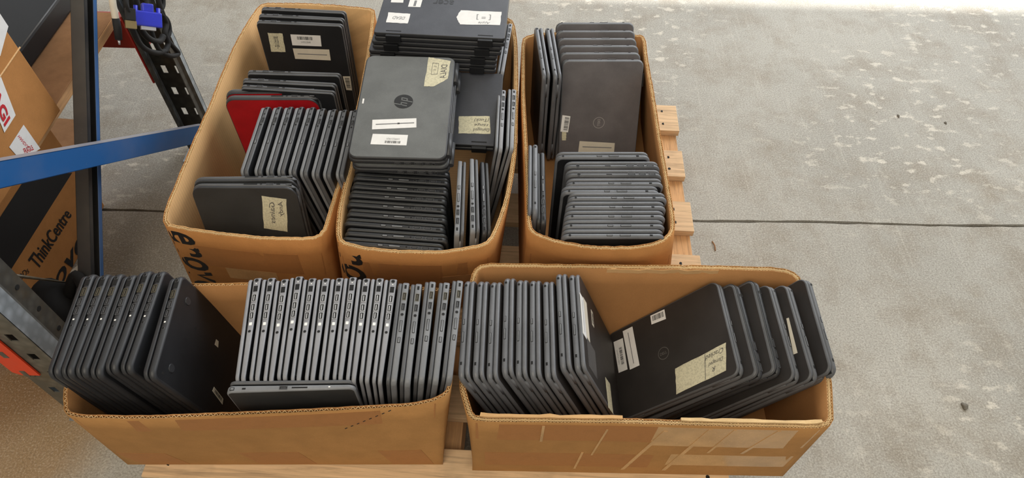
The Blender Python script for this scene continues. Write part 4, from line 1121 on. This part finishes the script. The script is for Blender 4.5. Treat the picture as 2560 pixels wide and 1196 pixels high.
# cables hanging on the far post
XC = XR+.012
def cp(px, py, dx=0.0): p = onX(px, py, XC+dx); return p
def cable(name, label, pts, r, mat, cat='cable'):
    P = [cp(*p) for p in pts]; o = thing(name, label, cat, Matrix.Translation(P[-1]), 'cables hung on the far rack post')
    bm = bmesh.new(); add_tube(bm, smooth_path([p-P[-1] for p in P]), r, 8); obj('cord', bm, mat, o)
    return o, P[-1]
o, b_ = cable('vga_cable', 'black monitor cable ending in a blue connector on far post', [(372, -60, .03), (368, -20, .035), (366, 0, .035), (366, 22, .035)], .0045, M['rubber'])
pc = cp(369, 42, .035)
def local_axes(pa, pb): return (cp(*pb)-cp(*pa))
dn = local_axes((366, 20), (368, 62)).normalized(); rt = Vector((.62, .78, 0)); rt = (rt-dn*rt.dot(dn)).normalized(); ft = rt.cross(dn)
MX = Matrix((rt, -dn, ft)).transposed().to_4x4() @ Matrix.Scale(1.12, 4); MX.translation = pc-b_
bm = bmesh.new(); add_bevel_box(bm, (-.026, -.020, -.008), (.026, .010, .008), .003, 0, MX); add_bevel_box(bm, (-.011, .008, -.007), (.011, .026, .007), .003, 0, MX); obj('connector_body', bm, M['vga_blue'], o)
for s in (-1, 1):
    bm = bmesh.new(); add_tube(bm, [MX @ Vector((s*.021, -.014, .002)), MX @ Vector((s*.021, .020, .002))], .0048, 8); obj('thumb_screw', bm, M['vga_blue'], o)
bm = bmesh.new(); add_bevel_box(bm, (-.014, -.027, -.005), (.014, -.019, .005), .001, 0, MX); obj('metal_shell', bm, M['steel'], o)
o, b_ = cable('usb_cable', 'black cable with a metal USB plug on far post', [(320, -40, .03), (314, 0, .03), (320, 22, .03), (326, 34, .03)], .004, M['rubber'])
bm = bmesh.new(); MX2 = MX.copy(); MX2.translation = cp(327, 60, .03)-b_
add_bevel_box(bm, (-.010, -.009, -.004), (.010, .006, .004), .0008, 0, MX2); obj('usb_plug', bm, M['gold'], o)
bm = bmesh.new(); add_bevel_box(bm, (-.009, .006, -.005), (.009, .030, .005), .002, 0, MX2); obj('plug_grip', bm, M['rubber'], o)
for q in range(4):
    bm = bmesh.new(); add_box(bm, (-.008, .008+.005*q, .0045), (.008, .010+.005*q, .0056), 0, MX2); obj('grip_ridge', bm, M['edge_grey'], o)
o, b_ = cable('audio_cable', 'white-sleeved cable with black jack plug before the red beam', [(280, -50), (281, 0), (286, 30), (289, 46)], .0075, M['paper_cream'])
bm = bmesh.new(); add_tube(bm, [cp(289, 46)-b_, cp(294, 72)-b_, cp(297, 100)-b_], [.008, .0085, .0075], 10); obj('plug_body', bm, M['rubber'], o)
bm = bmesh.new(); add_tube(bm, [cp(297, 100)-b_, cp(299, 112)-b_], [.003, .002], 8); obj('plug_tip', bm, M['steel'], o)
o, b_ = cable('black_cable', 'loose loop of black cable hanging down the far post', [(404, -40), (408, 10), (400, 30), (418, 50), (424, 75), (420, 100), (436, 120), (446, 134), (430, 140), (410, 134), (396, 122), (384, 96), (376, 70)], .0060, M['rubber'])
o, b_ = cable('black_cable', 'thick black cable draped beside the blue connector on far post', [(398, -40), (396, 0), (408, 40), (416, 60), (412, 84), (420, 110), (412, 130)], .0070, M['rubber'])


o, b_ = cable('black_cable', 'bunched black cables behind the blue connector on far post', [(336, -40), (340, 0), (348, 30), (352, 70), (372, 96), (398, 104), (408, 90)], .0075, M['rubber'])
o, b_ = cable('black_cable', 'black cable crossing the far post under the USB plug', [(312, -30), (318, 30), (338, 90), (360, 120), (390, 132), (412, 128)], .0065, M['rubber'])

# small debris on the concrete
def pebble(px, py, r, label):
    p = at(px, py, 0); bm = bmesh.new(); bmesh.ops.create_icosphere(bm, subdivisions=3, radius=1)
    for v in bm.verts:
        q = v.co; k = 1+.18*math.sin(4*q.x+px)+.12*math.sin(5*q.y+2*q.z)
        v.co = Vector((q.x*r*.8*k, q.y*r*1.1*k, max(-.0002, r*.35+q.z*r*.45*k)))
    o = obj('pebble', bm, M['pebble'], None, True); o.location = (p.x, p.y, .0004)
    return tag(o, label, 'stone', 'pebbles on the concrete')
M['pebble'] = flat('dark_stone', lin(104, 98, 88), .8)
pebble(2410, 1017, .0085, 'small dark stone lying on the concrete at lower right')
pebble(2245, 291, .006, 'tiny dark stone on concrete right of centre, upper area')
pebble(2363, 308, .005, 'tiny dark stone on concrete near the far right, upper area')
bm = bmesh.new(); a = at(1780, 605, 0); b = at(1788, 628, 0)
add_tube(bm, smooth_path([Vector((0, 0, .002)), (b-a)*.5+Vector((.002, 0, .004)), (b-a)+Vector((0, 0, .002))]), [.0018]*13, 6)
o = obj('dry_twig', bm, M['brown_board']); o.location = a
tag(o, 'short dry twig on the concrete just right of the pallet', 'twig')

bpy.context.view_layer.update()
